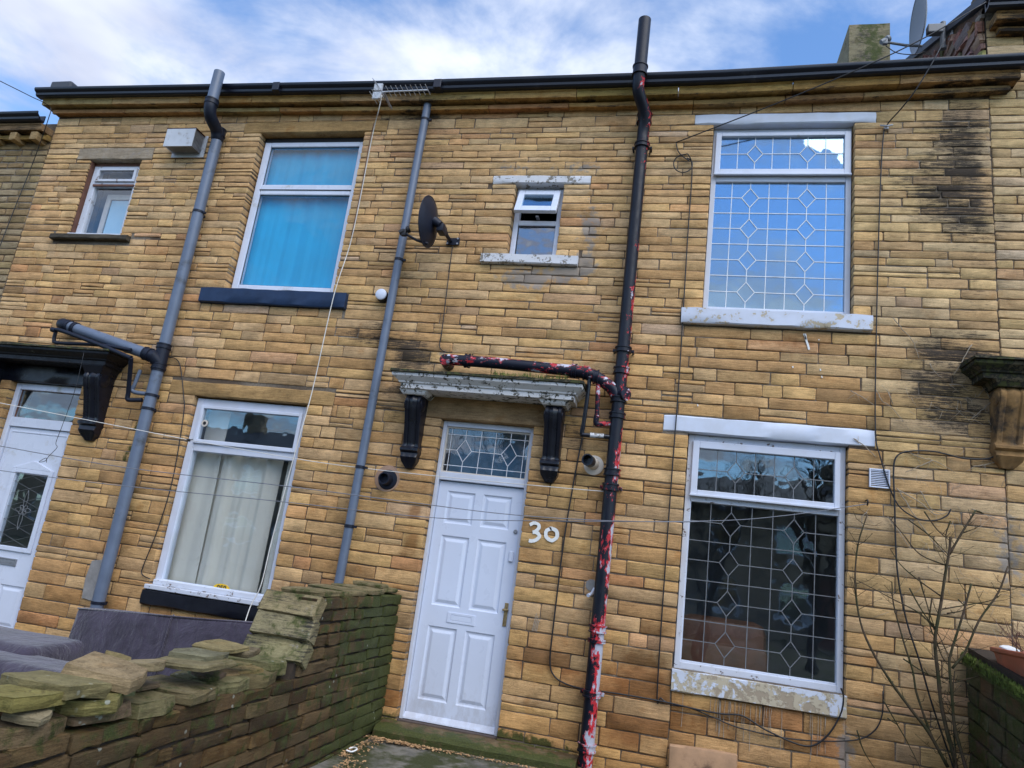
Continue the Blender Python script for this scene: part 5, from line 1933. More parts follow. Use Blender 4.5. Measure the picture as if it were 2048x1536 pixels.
# ------------------------------------------------------------------ satellite dishes and aerial
def dish(root, centre, axis, rx, rz, mat, lnb, lnbmat, armmat, depth=0.06):
    centre, axis = Vector(centre), Vector(axis).normalized()
    side = axis.cross(Vector((0, 0, 1))).normalized()
    upv = side.cross(axis).normalized()
    mb = MB()
    nr, ns = 7, 36
    vsx = []
    for face in (0, 1):
        for i in range(nr + 1):
            t = i / nr
            for j in range(ns):
                a_ = 2 * math.pi * j / ns
                d_ = axis * (depth * (t * t) + (0.004 if face else 0))
                vsx.append(centre + side * (math.cos(a_) * rx * t) + upv * (math.sin(a_) * rz * t) + d_)
    fs = []
    for face in (0, 1):
        o = face * (nr + 1) * ns
        for i in range(nr):
            for j in range(ns):
                q = (o + i * ns + j, o + i * ns + (j + 1) % ns, o + (i + 1) * ns + (j + 1) % ns, o + (i + 1) * ns + j)
                fs.append(q if face else q[::-1])
    o = (nr + 1) * ns
    for j in range(ns):
        fs.append((nr * ns + j, nr * ns + (j + 1) % ns, o + nr * ns + (j + 1) % ns, o + nr * ns + j))
    mb.add(vsx, fs)
    mb.build('reflector', mat, root, smooth='auto')
    rim = MB()
    rim.tube([centre + side * (math.cos(2 * math.pi * j / 40) * rx) + upv * (math.sin(2 * math.pi * j / 40) * rz) + axis * (depth + 0.002) for j in range(41)], 0.006, 8, cap=False)
    rim.build('rim', mat, root, smooth='auto')
    bot = centre - upv * rz * 0.92 + axis * depth * 0.8
    lnb = Vector(lnb)
    arm = MB()
    arm.tube([bot - axis * 0.02, bot * 0.6 + lnb * 0.4 - Vector((0, 0, 0.01)), lnb], 0.013, 8)
    arm.build('feed_arm', armmat, root, smooth='auto')
    l_ = MB()
    dv = (centre - lnb).normalized()
    l_.lathe(lnb - dv * 0.05 + Vector((0, 0, 0.02)), dv, [(0, 0.024), (0.05, 0.026), (0.055, 0.018), (0.07, 0.018), (0.075, 0.032), (0.10, 0.034), (0.104, 0.028)], 16)
    l_.box(lnb.x - 0.024, lnb.x + 0.024, lnb.y - 0.02, lnb.y + 0.02, lnb.z - 0.03, lnb.z + 0.03, bev=0.006)
    l_.build('feed_horn', lnbmat, root, smooth='auto')
    return side, upv


cD = W(869, 443, -0.36)
dk = thing('satellite_dish', (cD.x + 0.2, 0, cD.z - 0.3), 'black satellite dish on the wall above the white door hood', 'satellite dish')
axD = Vector((-0.985, 0.09, 0.0)).normalized()
dish(dk, cD, axD, 0.20, 0.245, 'dark_plastic', W(808, 466, -0.42), 'black_rubber', 'dark_plastic')
wp = W(905, 486, 0.0)
mb = MB()
mb.tube([cD - axD * 0.0, cD - axD * 0.07 - Vector((0, 0, 0.04))], [0.05, 0.035], 12)
mb.tube([W(888, 452, -0.28), W(893, 470, -0.16), W(901, 482, -0.03)], 0.018, 10)
mb.box(cD.x + 0.035, cD.x + 0.10, cD.y - 0.02, cD.y + 0.10, cD.z - 0.10, cD.z - 0.02, bev=0.006)
mb.build('mount_arm', 'dark_plastic', dk, smooth='auto')
mb = MB()
mb.box(wp.x - 0.055, wp.x + 0.075, -0.022, -0.008, wp.z - 0.03, wp.z + 0.045)
mb.build('wall_plate', 'dark_plastic', dk, bevel=0.003)
for sx in (-0.042, 0.058):
    for sz in (-0.018, 0.034):
        mb = MB()
        mb.lathe((wp.x + sx, -0.022, wp.z + sz), (0, -1, 0), [(0, 0.009), (0.010, 0.009)], 8)
        mb.build('bolt', 'metal_grey', dk)

yD2 = 0.75
c2 = W(1849, 42, yD2)
d2 = thing('satellite_dish', Wx(1962, 92, XG), 'pale grey satellite dish above the gutter against the sky at top right', 'satellite dish')
ax2 = Vector((-1.0, 0.02, 0.0)).normalized()
simple('dish_grey', (0.22, 0.235, 0.26), 0.5, 0.08, 5)
dish(d2, c2, ax2, 0.28, 0.33, 'dish_grey', W(1770, 84, yD2 - 0.08), 'dish_grey', 'lead_dark')
mb = MB()
p1_, p2_ = W(1888, 92, yD2), Wx(1962, 92, XG)
p2_ = Vector((XG - 0.02, p1_.y, p1_.z - 0.03))
mb.tube([p1_ + Vector((-0.02, 0, 0)), p2_], 0.022, 12)
mb.tube([W(1886, 98, yD2), W(1886, 45, yD2)], 0.026, 12)
mb.build('mount_pole', 'lead_dark', d2, smooth='auto')
mb = MB()
mb.box(XG - 0.03, XG - 0.019, p1_.y - 0.11, p1_.y + 0.11, p1_.z - 0.14, p1_.z + 0.10)
mb.build('wall_plate', 'steel_white', d2, bevel=0.003)
mb = MB()
q = W(1872, 60, yD2)
mb.box(c2.x + 0.02, q.x + 0.06, yD2 - 0.04, yD2 + 0.04, q.z - 0.05, q.z + 0.05, bev=0.01)
mb.build('back_bracket', 'lead_dark', d2)
mb = MB()
mb.tube(smooth_path([W(1772, 92, yD2 - 0.06), W(1795, 106, yD2 - 0.06), W(1830, 109, yD2 - 0.05), W(1850, 103, yD2)], 5), 0.005, 6)
mb.build('feed_cable', 'cable_black', d2, smooth=True)

yA = -0.42
a0, a1 = W(764, 184, yA), W(856, 180, yA)
ae = thing('tv_aerial', W(765, 195, yA), 'small grey yagi television aerial clipped to the gutter', 'aerial')
mb = MB()
mb.tube([a0, a1], 0.008, 8)
mb.build('boom', 'steel_white', ae, smooth='auto')
for k in range(9):
    t = 0.15 + 0.85 * k / 8
    c_ = a0.lerp(a1, t)
    mb = MB()
    mb.tube([c_ + Vector((0, -0.085, 0.0)), c_ + Vector((0, 0.07, 0.0))], 0.003, 6)
    mb.build('element', 'steel_white', ae)
for s in (-1, 1):
    mb = MB()
    c_ = a0 + Vector((-0.01, 0, 0))
    for k in range(4):
        z_ = c_.z + s * (0.012 + 0.022 * k)
        mb.tube([(c_.x - 0.02 * k, yA - 0.11, z_), (c_.x - 0.02 * k, yA + 0.08, z_)], 0.003, 6)
    mb.box(c_.x - 0.075, c_.x + 0.01, yA - 0.02, yA + 0.0, min(c_.z + s * 0.01, c_.z + s * 0.085), max(c_.z + s * 0.01, c_.z + s * 0.085))
    mb.build('reflector_grid', 'steel_white', ae)
mb = MB()
mb.tube([a0 + Vector((0.02, 0, 0)), Vector((a0.x + 0.02, -0.25, a0.z - 0.03)), Vector((a0.x + 0.02, -0.20, a0.z - 0.03))], 0.012, 8)
mb.build('clamp', 'metal_grey', ae)


# ------------------------------------------------------------------ cables and washing lines
def cable(name, label, pts, r, mat, cat='cable', n=6, extra=None):
    mb = MB()
    mb.tube(smooth_path(pts, n), r, 7)
    if extra:
        for e_ in extra:
            mb.tube(smooth_path(e_, n), r, 7)
    o = mb.build(name, mat, None, smooth=True)
    return tag(o, label, cat)


def pl(lst, y):
    """pixels -> points; y a number or one per point"""
    ys = y if isinstance(y, (list, tuple)) else [y] * len(lst)
    return [W(a_[0], a_[1], b_) for a_, b_ in zip(lst, ys)]


cable('aerial_cable', 'long white aerial cable hanging from the gutter down past the left windows', pl([(764, 190), (757, 222), (744, 275), (705, 470), (668, 590), (625, 780), (590, 905), (545, 1075), (522, 1170), (500, 1215), (478, 1285)], [-.42, -.36, -.2, -.06, -.08, -.05, -.06, -.06, -.08, -.12, -.25]), 0.0048, 'cable_white')
cable('aerial_cable', 'short brown cable beside the white aerial cable near the upstairs window', pl([(748, 245), (738, 290), (722, 380), (703, 470)], -.015), 0.004, 'timber_brown')
cable('wall_cable', 'black cable looping from the left soil pipe down beside the ground-floor window', pl([(333, 714), (352, 718), (361, 735), (367, 790), (367, 830), (345, 960), (315, 1060), (288, 1128), (284, 1148), (300, 1158)], -.018), 0.005, 'cable_black')
cable('dish_cable', 'thin black cable running from the dish plate to the painted branch pipe', pl([(905, 492), (895, 570), (884, 660), (879, 690), (886, 702), (905, 706)], -.018), 0.0045, 'cable_black')
cable('wall_cable', 'black cable beside the door running under the lower leaded window sill', pl([(1166, 868), (1150, 950), (1128, 1080), (1108, 1240), (1100, 1320), (1107, 1350), (1130, 1367), (1168, 1378), (1240, 1388), (1330, 1404), (1400, 1420), (1446, 1428), (1486, 1432), (1534, 1461), (1610, 1492), (1651, 1475), (1680, 1431), (1687, 1395), (1682, 1376)], [-.02] * 7 + [-.04, -.04] + [-.03] * 10), 0.0065, 'cable_black')
cable('wall_cable', 'thinner black cable sagging along the wall below the lower leaded window', pl([(1340, 1410), (1380, 1416), (1430, 1436), (1483, 1457), (1592, 1479), (1702, 1481), (1746, 1464), (1764, 1430), (1766, 1382)], -.025), 0.005, 'cable_black')
ci = W(1366, 331, -.02)
loop = [ci + Vector((math.cos(t) * 0.085, -0.004 * k, math.sin(t) * 0.085)) for k, t in enumerate([1.2 - 0.5 * i for i in range(14)])]
cable('telephone_cable', 'black overhead cable with a coiled loop left of the upper leaded window', pl([(1352, 285), (1358, 305), (1378, 322)], -.02) + loop + pl([(1384, 345), (1375, 480), (1358, 760), (1340, 1000), (1315, 1370), (1322, 1396), (1340, 1408)], -.02), 0.0055, 'cable_black', extra=[pl([(1972, 4), (1852, 74), (1720, 137), (1540, 212), (1352, 285)], [-.35, -.35, -.3, -.15, -.02])])
cable('telephone_cable', 'black cable dropping from the gutter right of the leaded windows and curling at its end', pl([(1890, 78), (1862, 130), (1828, 185), (1800, 220), (1774, 250), (1766, 280), (1759, 420), (1752, 700), (1751, 860), (1760, 912), (1790, 1000), (1828, 1034), (1866, 1041), (1893, 1032), (1902, 1018)], [-.3, -.3, -.25, -.15, -.03] + [-.02] * 10), 0.0055, 'cable_black')
mb = MB()
a = W(1772, 254, -0.02)
mb.tube([a + Vector((-0.05, -0.01, 0.01)), a + Vector((0.0, -0.03, -0.01)), a + Vector((0.05, -0.01, 0.015))], 0.008, 6)
mb.box(a.x - 0.018, a.x + 0.018, -0.04, 0.0, a.z - 0.03, a.z + 0.005, bev=0.004)
tag(mb.build('cable_bracket', 'metal_grey', None), 'small grey wall bracket holding the cable right of the upper window', 'bracket')
cable('wall_cable', 'thick black cable from the right door bracket down through the bare shrub', pl([(2003, 775), (2004, 870), (1999, 900), (1980, 916), (1930, 917), (1868, 903), (1815, 903), (1792, 915), (1787, 945), (1789, 1000), (1794, 1135), (1812, 1237), (1840, 1325), (1864, 1408), (1895, 1500), (1915, 1560)], [-.03] * 16), 0.0065, 'cable_black')
cable('hanging_cable', 'thin black cable dangling from the left door hood in front of the white door', pl([(168, 705), (150, 780), (125, 850), (112, 885), (114, 895), (98, 912), (90, 922), (78, 924), (92, 916), (93, 925)], [-.36] * 10), 0.0028, 'cable_black')
cable('washing_line', 'white washing line knotted at the peeling left window frame', pl([(-60, 795), (0, 806), (200, 845), (378, 880)], [-.9, -.8, -.42, -.06]), 0.0034, 'cable_white', extra=[pl([(378, 880), (640, 925), (900, 955), (1150, 978), (1226, 984)], [-.06, -.05, -.07, -.09, -.12])])
cable('washing_line', 'upper grey washing line stretched across the house fronts', pl([(-60, 880), (0, 892), (250, 935), (560, 971), (800, 1002), (1000, 1027), (1180, 1040), (1350, 1044), (1420, 1042)], [-.62, -.6, -.55, -.48, -.42, -.38, -.33, -.28, -.24]), 0.0036, 'line_grey')
cable('washing_line', 'lower grey washing line running to the hook beside the lower leaded window', pl([(-60, 931), (0, 941), (230, 970), (560, 1003), (860, 1035), (1100, 1042), (1420, 1042), (1580, 1030), (1733, 1008)], [-.62, -.6, -.55, -.46, -.38, -.3, -.2, -.12, -.03]), 0.0034, 'line_grey')
cable('telephone_cable', 'thin black overhead cable at the top left corner dropping past the left gutter end', pl([(-40, 142), (0, 162), (60, 192), (99, 213), (96, 240), (66, 325), (30, 415), (0, 492), (-20, 545)], [-1.4, -1.1, -.6, -.30, -.28, -.05, -.03, -.03, -.03]), 0.0045, 'cable_black')
mb = MB()
a = W(1733, 1006, -0.02)
mb.tube(smooth_path([a + Vector((0, 0.03, 0.02)), a + Vector((0, -0.03, 0.02)), a + Vector((0, -0.04, 0.0)), a + Vector((0, -0.02, -0.02))], 4), 0.006, 8)
tag(mb.build('wall_hook', 'cable_black', None, smooth=True), 'small black wall hook at the end of the washing line', 'hook')
mb = MB()
a = W(379, 880, -0.06)
for k in range(6):
    v_ = Vector((jit(1), jit(0.6), jit(1))).normalized() * random.uniform(0.02, 0.035)
    mb.tube([a - v_ * 0.5, a + v_], 0.004, 5)
tag(mb.build('line_knot', 'cable_black', None), 'dark knot of line at the left window frame', 'knot')

# ------------------------------------------------------------------ yard: step, paving, litter
yard = MB()
NX, NY = 26, 50
for j in range(NY + 1):
    for i in range(NX + 1):
        x = -2.195 + 4.35 * i / NX
        y = 0.0 - 9.0 * (j / NY) ** 1.4
        yard.v.append((x, y, -0.112 + 0.008 * math.sin(x * 3.1 + y * 2) + jit(0.004)))
yard.f = [(j * (NX + 1) + i, (j + 1) * (NX + 1) + i, (j + 1) * (NX + 1) + i + 1, j * (NX + 1) + i + 1) for j in range(NY) for i in range(NX)]
tag(yard.build('yard', 'yard_concrete', None, smooth=True, recalc=False), kind='structure')
step = MB()
n = 14
vsx, st = [], []
for i in range(n + 1):
    x = -2.19 + 1.62 * i / n
    fr = -0.21 + jit(0.012) + 0.02 * (i / n)
    for y, z in ((0.03, -0.13), (fr, -0.13), (fr - 0.005, -0.06), (fr + 0.03, -0.032), (0.0, -0.016), (0.03, -0.016)):
        vsx.append((x, y, z + jit(0.004)))
        st.append((0.08, 0.75 if (y < -0.1) else 0.25 + 0.3 * random.random(), 0.6, 0.1))
k = 6
fs = [(i * k + j, i * k + (j + 1) % k, (i + 1) * k + (j + 1) % k, (i + 1) * k + j) for i in range(n) for j in range(k)] + [tuple(range(k - 1, -1, -1)), tuple(n * k + j for j in range(k))]
step.add(vsx, fs, (0.22, 0.17, 0.10), st)
tag(step.build('door_step', 'sandstone_mossy', None, smooth='auto'), 'worn mossy stone step along the wall below the white door', 'step')
lit = MB()
for k in range(1500):
    if random.random() < 0.55:
        c_ = Vector((-1.95 + random.gauss(0, 0.16), -0.27 - abs(random.gauss(0, 0.035)), -0.10))
        c_.x += 0.35 * (random.random() < 0.3) * random.random()
    elif random.random() < 0.6:
        t = random.random()
        c_ = Vector((-2.16 + abs(random.gauss(0, 0.06)) + 0.1 * (t > 0.7), -0.30 - 0.9 * t, -0.10))
    else:
        t = random.random()
        c_ = Vector((-1.55 + 1.0 * t, -0.26 - abs(random.gauss(0, 0.02)), -0.10))
    s = random.uniform(0.004, 0.011)
    ang = random.uniform(0, 6.28)
    d1 = Vector((math.cos(ang), math.sin(ang), jit(0.4))) * s
    d2_ = Vector((-math.sin(ang), math.cos(ang), jit(0.6))) * s * 0.5
    c_.z += random.uniform(0.0, 0.012)
    lit.add([c_ - d1 - d2_, c_ + d1 - d2_, c_ + d1 * 0.8 + d2_, c_ - d1 + d2_], [(0, 1, 2, 3)])
tag(lit.build('sawdust_litter', 'sawdust', None, recalc=False), 'orange-brown sawdust and chippings scattered along the step', 'litter', kind='stuff')
mb = MB()
a = Wz(703, 1500, -0.09)
mb.tube(smooth_path([a + Vector((-0.03, 0.02, 0)), a + Vector((0.0, 0.035, 0.01)), a + Vector((0.04, 0.0, 0.012)), a + Vector((0.02, -0.04, 0.0)), a + Vector((-0.02, -0.05, 0.005))], 5), [0.006] * 21, 7)
tag(mb.build('plastic_scrap', 'paper_white', None, smooth=True), 'curled white plastic scrap lying in the sawdust by the garden wall', 'litter')

# ------------------------------------------------------------------ garden wall on the left
XW = -2.20
gw = thing('garden_wall', (-2.4, -2.0, -0.34), 'low mossy dry-stone garden wall in front, its top courses loose', 'wall')


def gw_xf(u, v, n):
    return (XW + n, -u, v)


def gw_top(u):
    return 0.985 if u < 1.52 else 0.985 - (u - 1.52) * 2.4 if u < 1.72 else 0.50 + 0.02 * math.sin(u * 5)


GPAL = [(0.20, 0.125, 0.055), (0.235, 0.15, 0.065), (0.17, 0.115, 0.055), (0.22, 0.16, 0.075), (0.25, 0.155, 0.06)]


def gw_tint(u, v):
    k = random.uniform(0.42, 0.75)
    return tuple(q * k for q in random.choice(GPAL))


def gw_stain(u, v, sj):
    mo = 0.40 + 0.50 * math.exp(-(u / 1.0) ** 2) + 0.35 * max(0, (v - 0.3)) * (u > 1.7) + 0.15 * (sj - 0.5)
    return (0.16 + 0.3 * sj * sj, mo, 0.35 + 0.3 * sj, 0.0)


core = MB()
us_ = [0.0, 1.48, 1.52, 1.72, 1.74, 5.6]
for i in range(len(us_) - 1):
    ua, ub = us_[i], us_[i + 1]
    za, zb = gw_top(ua) - 0.05, gw_top(ub) - 0.05
    x0, x1 = XW - 0.37, XW - 0.022
    core.add([(x0, -ua, -0.34), (x1, -ua, -0.34), (x1, -ub, -0.34), (x0, -ub, -0.34), (x0, -ua, za), (x1, -ua, za), (x1, -ub, zb), (x0, -ub, zb)],
             [(0, 1, 2, 3), (4, 7, 6, 5), (1, 5, 6, 2), (0, 3, 7, 4), (0, 4, 5, 1), (2, 6, 7, 3)])
core.build('wall_core', 'soil', gw)
gcs = [-0.34 + 0.83 * i / 10 + (jit(0.010) if 0 < i < 10 else 0) for i in range(11)] + [0.49 + 0.48 * i / 6 + (jit(0.008) if i < 6 else 0) for i in range(1, 7)]
rects = []
for k in range(len(gcs) - 1):
    za, zb = gcs[k], gcs[k + 1]
    umax = 5.4 if zb < 0.50 else (1.66 - (zb - 0.51) * 0.22 if zb < 0.985 else 0)
    if umax <= 0.1:
        continue
    for a_, b_ in split_len(0.01, umax, 0.16, 0.44):
        rects.append((a_, b_, za + jit(0.004), zb + jit(0.004)))
make_stones(rects, [], gw, gw_xf, gw_tint, gw_stain, 'sandstone_mossy', gap=0.010, rough=2.6, depth=0.14)


def rock(cx, cy, cz, lx, ly, t, rz=0.0, tx=0.0, ty=0.0, rag=0.14, seed=0):
    """flat irregular split stone: outline ragged, edges broken"""
    rnd = random.Random(seed)
    n = 8
    M = Matrix.Translation((cx, cy, cz)) @ Matrix.Rotation(rz, 4, 'Z') @ Matrix.Rotation(tx, 4, 'X') @ Matrix.Rotation(ty, 4, 'Y')
    outl = []
    for i in range(n):
        a_ = 2 * math.pi * (i + rnd.uniform(-0.25, 0.25)) / n
        c_, s_n = math.cos(a_), math.sin(a_)
        k = 1 / max(abs(c_), abs(s_n)) ** 0.75
        outl.append((c_ * k * lx / 2 * (1 - rnd.random() * rag), s_n * k * ly / 2 * (1 - rnd.random() * rag)))
    rings = [(-t / 2, 0.93), (-t / 2 + t * 0.1, 0.985), (t * 0.05, 1.0), (t / 2 - t * 0.08, 0.985), (t / 2, 0.955)]
    vsx = []
    for z, s in rings:
        for x, y in outl:
            q = s * (1 + rnd.uniform(-0.035, 0.035))
            vsx.append(M @ Vector((x * q, y * q, z + rnd.uniform(-0.08, 0.08) * t)))
    fs = [(i * n + j, i * n + (j + 1) % n, (i + 1) * n + (j + 1) % n, (i + 1) * n + j) for i in range(4) for j in range(n)]
    b = len(vsx)
    for z in (t / 2, -t / 2):
        for x, y in outl[::1]:
            vsx.append(M @ Vector((x * 0.5, y * 0.5, z * 1.05 + rnd.uniform(-0.06, 0.06) * t)))
        vsx.append(M @ Vector((0, 0, z * 1.06)))
    tb, bb_ = b, b + n + 1
    for j in range(n):
        j2 = (j + 1) % n
        fs += [(4 * n + j, 4 * n + j2, tb + j2, tb + j), (tb + j, tb + j2, tb + n), (j2, j, bb_ + j, bb_ + j2), (bb_ + j2, bb_ + j, bb_ + n)]
    return vsx, fs


def rock_obj(name, parent, geo, tint, stain, mat='sandstone_mossy'):
    mb = MB()
    mb.add(geo[0], geo[1], tint, [tuple(max(0, s + jit(0.06)) for s in stain) for _ in geo[0]])
    return mb.build(name, mat, parent)


# coping slabs stepping down from the high part of the wall
for k, (u, z, tilt) in enumerate(((1.575, 0.915, 62), (1.62, 0.78, 66), (1.665, 0.645, 58))):
    M = Matrix.Translation((XW - 0.195, -u, z)) @ Matrix.Rotation(R(4 * k - 4), 4, 'Z') @ Matrix.Rotation(R(tilt), 4, 'X')
    g_ = MB()
    P_, F_ = stone_geo(-0.205, 0.215, -0.073, 0.073, 0.10, 3.4)
    vv = [M @ Vector((q[0], q[1], q[2])) for q in P_]
    g_.add(vv, F_, tuple(q * random.uniform(0.85, 1.1) for q in (0.27, 0.235, 0.13)), [(0.30 + 0.3 * random.random(), 0.25 + 0.3 * random.random(), 0.1, 0.30) for _ in P_])
    g_.build('coping_slab', 'sandstone_mossy', gw, smooth='auto')
# thin stones along the top of the high part and the uneven top course of the low part
sd_ = 100
for u, z, lx, ly, t in ((0.16, 1.0, 0.40, 0.34, 0.035), (0.5, 0.995, 0.42, 0.36, 0.04), (0.88, 0.99, 0.42, 0.40, 0.035), (1.26, 0.985, 0.40, 0.36, 0.035), (0.25, 1.03, 0.3, 0.26, 0.03)):
    sd_ += 1
    rock_obj('top_stone', gw, rock(XW - 0.185, -u, z, lx, ly, t, jit(0.1), 0, jit(0.03), seed=sd_), (0.22, 0.17, 0.085), (0.15, 0.5, 0.3, 0.0))
for u, z, ly, t in ((1.80, 0.555, 0.24, 0.075), (2.02, 0.515, 0.34, 0.075), (2.32, 0.52, 0.30, 0.065), (2.62, 0.52, 0.34, 0.06), (2.95, 0.51, 0.30, 0.07), (3.25, 0.525, 0.32, 0.06), (3.58, 0.52, 0.34, 0.07), (3.95, 0.52, 0.36, 0.07), (4.3, 0.52, 0.34, 0.07)):
    sd_ += 1
    rock_obj('top_stone', gw, rock(XW - 0.18 + jit(0.02), -u, z, 0.40, ly, t, jit(0.12), jit(0.05), jit(0.05), 0.10, seed=sd_), tuple(q * random.uniform(0.9, 1.2) for q in (0.17, 0.13, 0.06)), (0.18, 0.45, 0.2, 0.0))

for k in range(16):
    sd_ += 1
    u = random.uniform(1.85, 4.1)
    rock_obj('top_stone', gw, rock(XW - 0.10 - 0.2 * random.random(), -u, 0.555 + jit(0.012), random.uniform(0.14, 0.28), random.uniform(0.16, 0.32), random.uniform(0.022, 0.042), jit(0.9), jit(0.10), jit(0.12), 0.28, seed=sd_), tuple(q * random.uniform(0.7, 1.2) for q in (0.20, 0.15, 0.07)), (0.14, 0.35 + 0.2 * random.random(), 0.2, 0.0))
LOOSE = [  # px, py, x of centre, size x, size y, thick, rz, tilt x, tilt y, tint, moss, label
    (212, 1345, -2.33, 0.34, 0.30, 0.060, 0.25, 0.06, 0.16, (0.40, 0.29, 0.155), 0.06, 'thick pale buff slab tilted on top of the front garden wall'),
    (105, 1370, -2.36, 0.42, 0.30, 0.055, -0.15, -0.05, -0.03, (0.27, 0.225, 0.10), 0.36, 'wide yellow-green mossy slab at the left of the garden wall top'),
    (18, 1397, -2.33, 0.32, 0.26, 0.05, 0.1, -0.03, -0.04, (0.30, 0.25, 0.075), 0.32, 'yellowish flat slab at the left picture edge on the garden wall'),
    (292, 1331, -2.33, 0.22, 0.24, 0.040, 0.35, -0.06, -0.10, (0.36, 0.28, 0.15), 0.15, 'small pale wedge-shaped slab right of the thick buff slab'),
    (236, 1318, -2.46, 0.13, 0.10, 0.022, 0.7, 0.2, 0.25, (0.30, 0.23, 0.10), 0.3, 'small thin stone chip leaning behind the thick buff slab'),
    (390, 1325, -2.33, 0.36, 0.34, 0.030, 0.05, 0.02, -0.03, (0.27, 0.22, 0.11), 0.35, 'long thin grey-green slab lowest of three near the coping slabs'),
    (400, 1310, -2.36, 0.30, 0.26, 0.034, 0.1, 0.02, -0.02, (0.24, 0.22, 0.13), 0.30, 'grey slab in the middle of the thin stack below the coping slabs'),
    (440, 1293, -2.37, 0.27, 0.24, 0.022, -0.2, 0.06, 0.05, (0.37, 0.29, 0.13), 0.20, 'thin brown slab topmost of the stack near the coping slabs'),
    (482, 1302, -2.31, 0.22, 0.20, 0.034, 0.1, 0.03, 0.02, (0.27, 0.21, 0.12), 0.25, 'small brown stone wedged under the lowest coping slab'),
    (165, 1402, -2.30, 0.34, 0.26, 0.055, 0.1, 0.05, -0.04, (0.26, 0.22, 0.075), 0.50, 'green mossy stone under the thick buff slab'),
    (55, 1430, -2.24, 0.16, 0.14, 0.03, 0.4, 0.1, 0.1, (0.33, 0.27, 0.16), 0.15, 'loose flat stone fallen in the gap at the left of the wall'),
]
for k, (px, py, xc, sx, sy, t, rz, tx, ty, tint, moss, lab) in enumerate(LOOSE):
    c_ = Wx(px, py, xc)
    tint = tuple(q * 0.66 for q in tint)
    o = rock_obj('loose_stone', None, rock(c_.x, c_.y, c_.z, sx, sy, t, rz, tx, ty, 0.2, seed=300 + k), tint, (0.06, moss, 0.1, 0.05))
    tag(o, lab, 'stone', 'loose stones on the garden wall')

# ------------------------------------------------------------------ sofa in the next yard
sofa = thing('sofa', (-4.2, -0.75, -0.34), 'worn purple-grey fabric sofa left outside below the peeling window', 'sofa')


def cushion(name, x0, x1, y0, y1, z0, z1, bev, xf=None, mat='sofa_fabric'):
    bm = bmesh.new()
    bmesh.ops.create_cube(bm, size=1.0)
    for vv in bm.verts:
        vv.co = Vector(((x0 + x1) / 2 + vv.co.x * (x1 - x0), (y0 + y1) / 2 + vv.co.y * (y1 - y0), (z0 + z1) / 2 + vv.co.z * (z1 - z0)))
    bmesh.ops.bevel(bm, geom=list(bm.edges), offset=bev, segments=4, affect='EDGES', profile=0.5)
    bmesh.ops.subdivide_edges(bm, edges=[e for e in bm.edges if e.calc_length() > 0.25], cuts=6, use_grid_fill=True)
    for vv in bm.verts:
        vv.co += Vector((math.sin(vv.co.z * 9 + vv.co.y * 5), math.sin(vv.co.x * 6), math.sin(vv.co.x * 4.3 + vv.co.y * 7))) * 0.006
    mb = MB()
    bm.verts.index_update()
    vs_ = [xf @ vv.co if xf else vv.co for vv in bm.verts]
    mb.add(vs_, [tuple(vv.index for vv in fc.verts) for fc in bm.faces])
    bm.free()
    return mb.build(name, mat, sofa, smooth=True)


rt = Matrix.Translation((0, -0.45, 0.0)) @ Matrix.Rotation(R(-9), 4, 'X') @ Matrix.Translation((0, 0.45, 0.0))
zl, zr_ = W(155, 1216, -0.5).z, W(500, 1245, -0.5).z
tl_ = Matrix.Translation((-4.0, 0, 0.2)) @ Matrix.Rotation(-math.atan2(zr_ - zl, 1.7), 4, 'Y') @ Matrix.Translation((4.0, 0, -0.2))
cushion('backrest', W(158, 1216, -0.5).x, -2.75, -0.60, -0.36, -0.20, (zl + zr_) / 2 + 0.0, 0.035, tl_ @ rt)
cushion('seat', W(158, 1216, -0.5).x + 0.02, -2.75, -1.25, -0.62, -0.24, 0.06, 0.06)
bx0 = W(158, 1216, -0.5).x
zt_s = (zl + zr_) / 2
for xs_m in (bx0 + 0.95,):
    mb = MB()
    mb.tube([tl_ @ (rt @ Vector((xs_m, -0.606, -0.1))), tl_ @ (rt @ Vector((xs_m, -0.606, zt_s - 0.035))), tl_ @ (rt @ Vector((xs_m, -0.58, zt_s + 0.002)))], 0.007, 6)
    mb.build('seam', 'sofa_fabric', sofa, smooth=True)
mb = MB()
mb.tube([tl_ @ (rt @ Vector((bx0 + 0.02, -0.597, zt_s - 0.012))), tl_ @ (rt @ Vector((-2.78, -0.597, zt_s - 0.012)))], 0.007, 6)
mb.build('piping', 'sofa_fabric', sofa, smooth=True)
aL = W(60, 1280, -0.7)
cushion('arm', -5.75, W(150, 1280, -0.7).x, -1.15, -0.42, -0.28, W(60, 1274, -0.75).z, 0.09)
cushion('base', -5.70, -2.75, -1.18, -0.45, -0.30, -0.20, 0.02)
cs = W(100, 1322, -1.15)
cushion('seat_cushion', -5.25, W(205, 1325, -1.15).x, -1.45, -0.95, -0.22, cs.z, 0.08)
for x, y in ((-5.6, -1.1), (-2.85, -1.1), (-5.6, -0.5), (-2.85, -0.5)):
    mb = MB()
    mb.lathe((x, y, -0.34), (0, 0, 1), [(0, 0.02), (0.05, 0.028)], 10)
    mb.build('leg', 'timber_brown', sofa)

# ------------------------------------------------------------------ right-hand garden wall with planter
gr = thing('garden_wall', (2.3, -1.0, -0.3), 'moss-topped stone garden wall at the right edge below the clay planter', 'wall')
XR = 2.13


def zr_top(u):
    return 1.205 - 0.15 * u


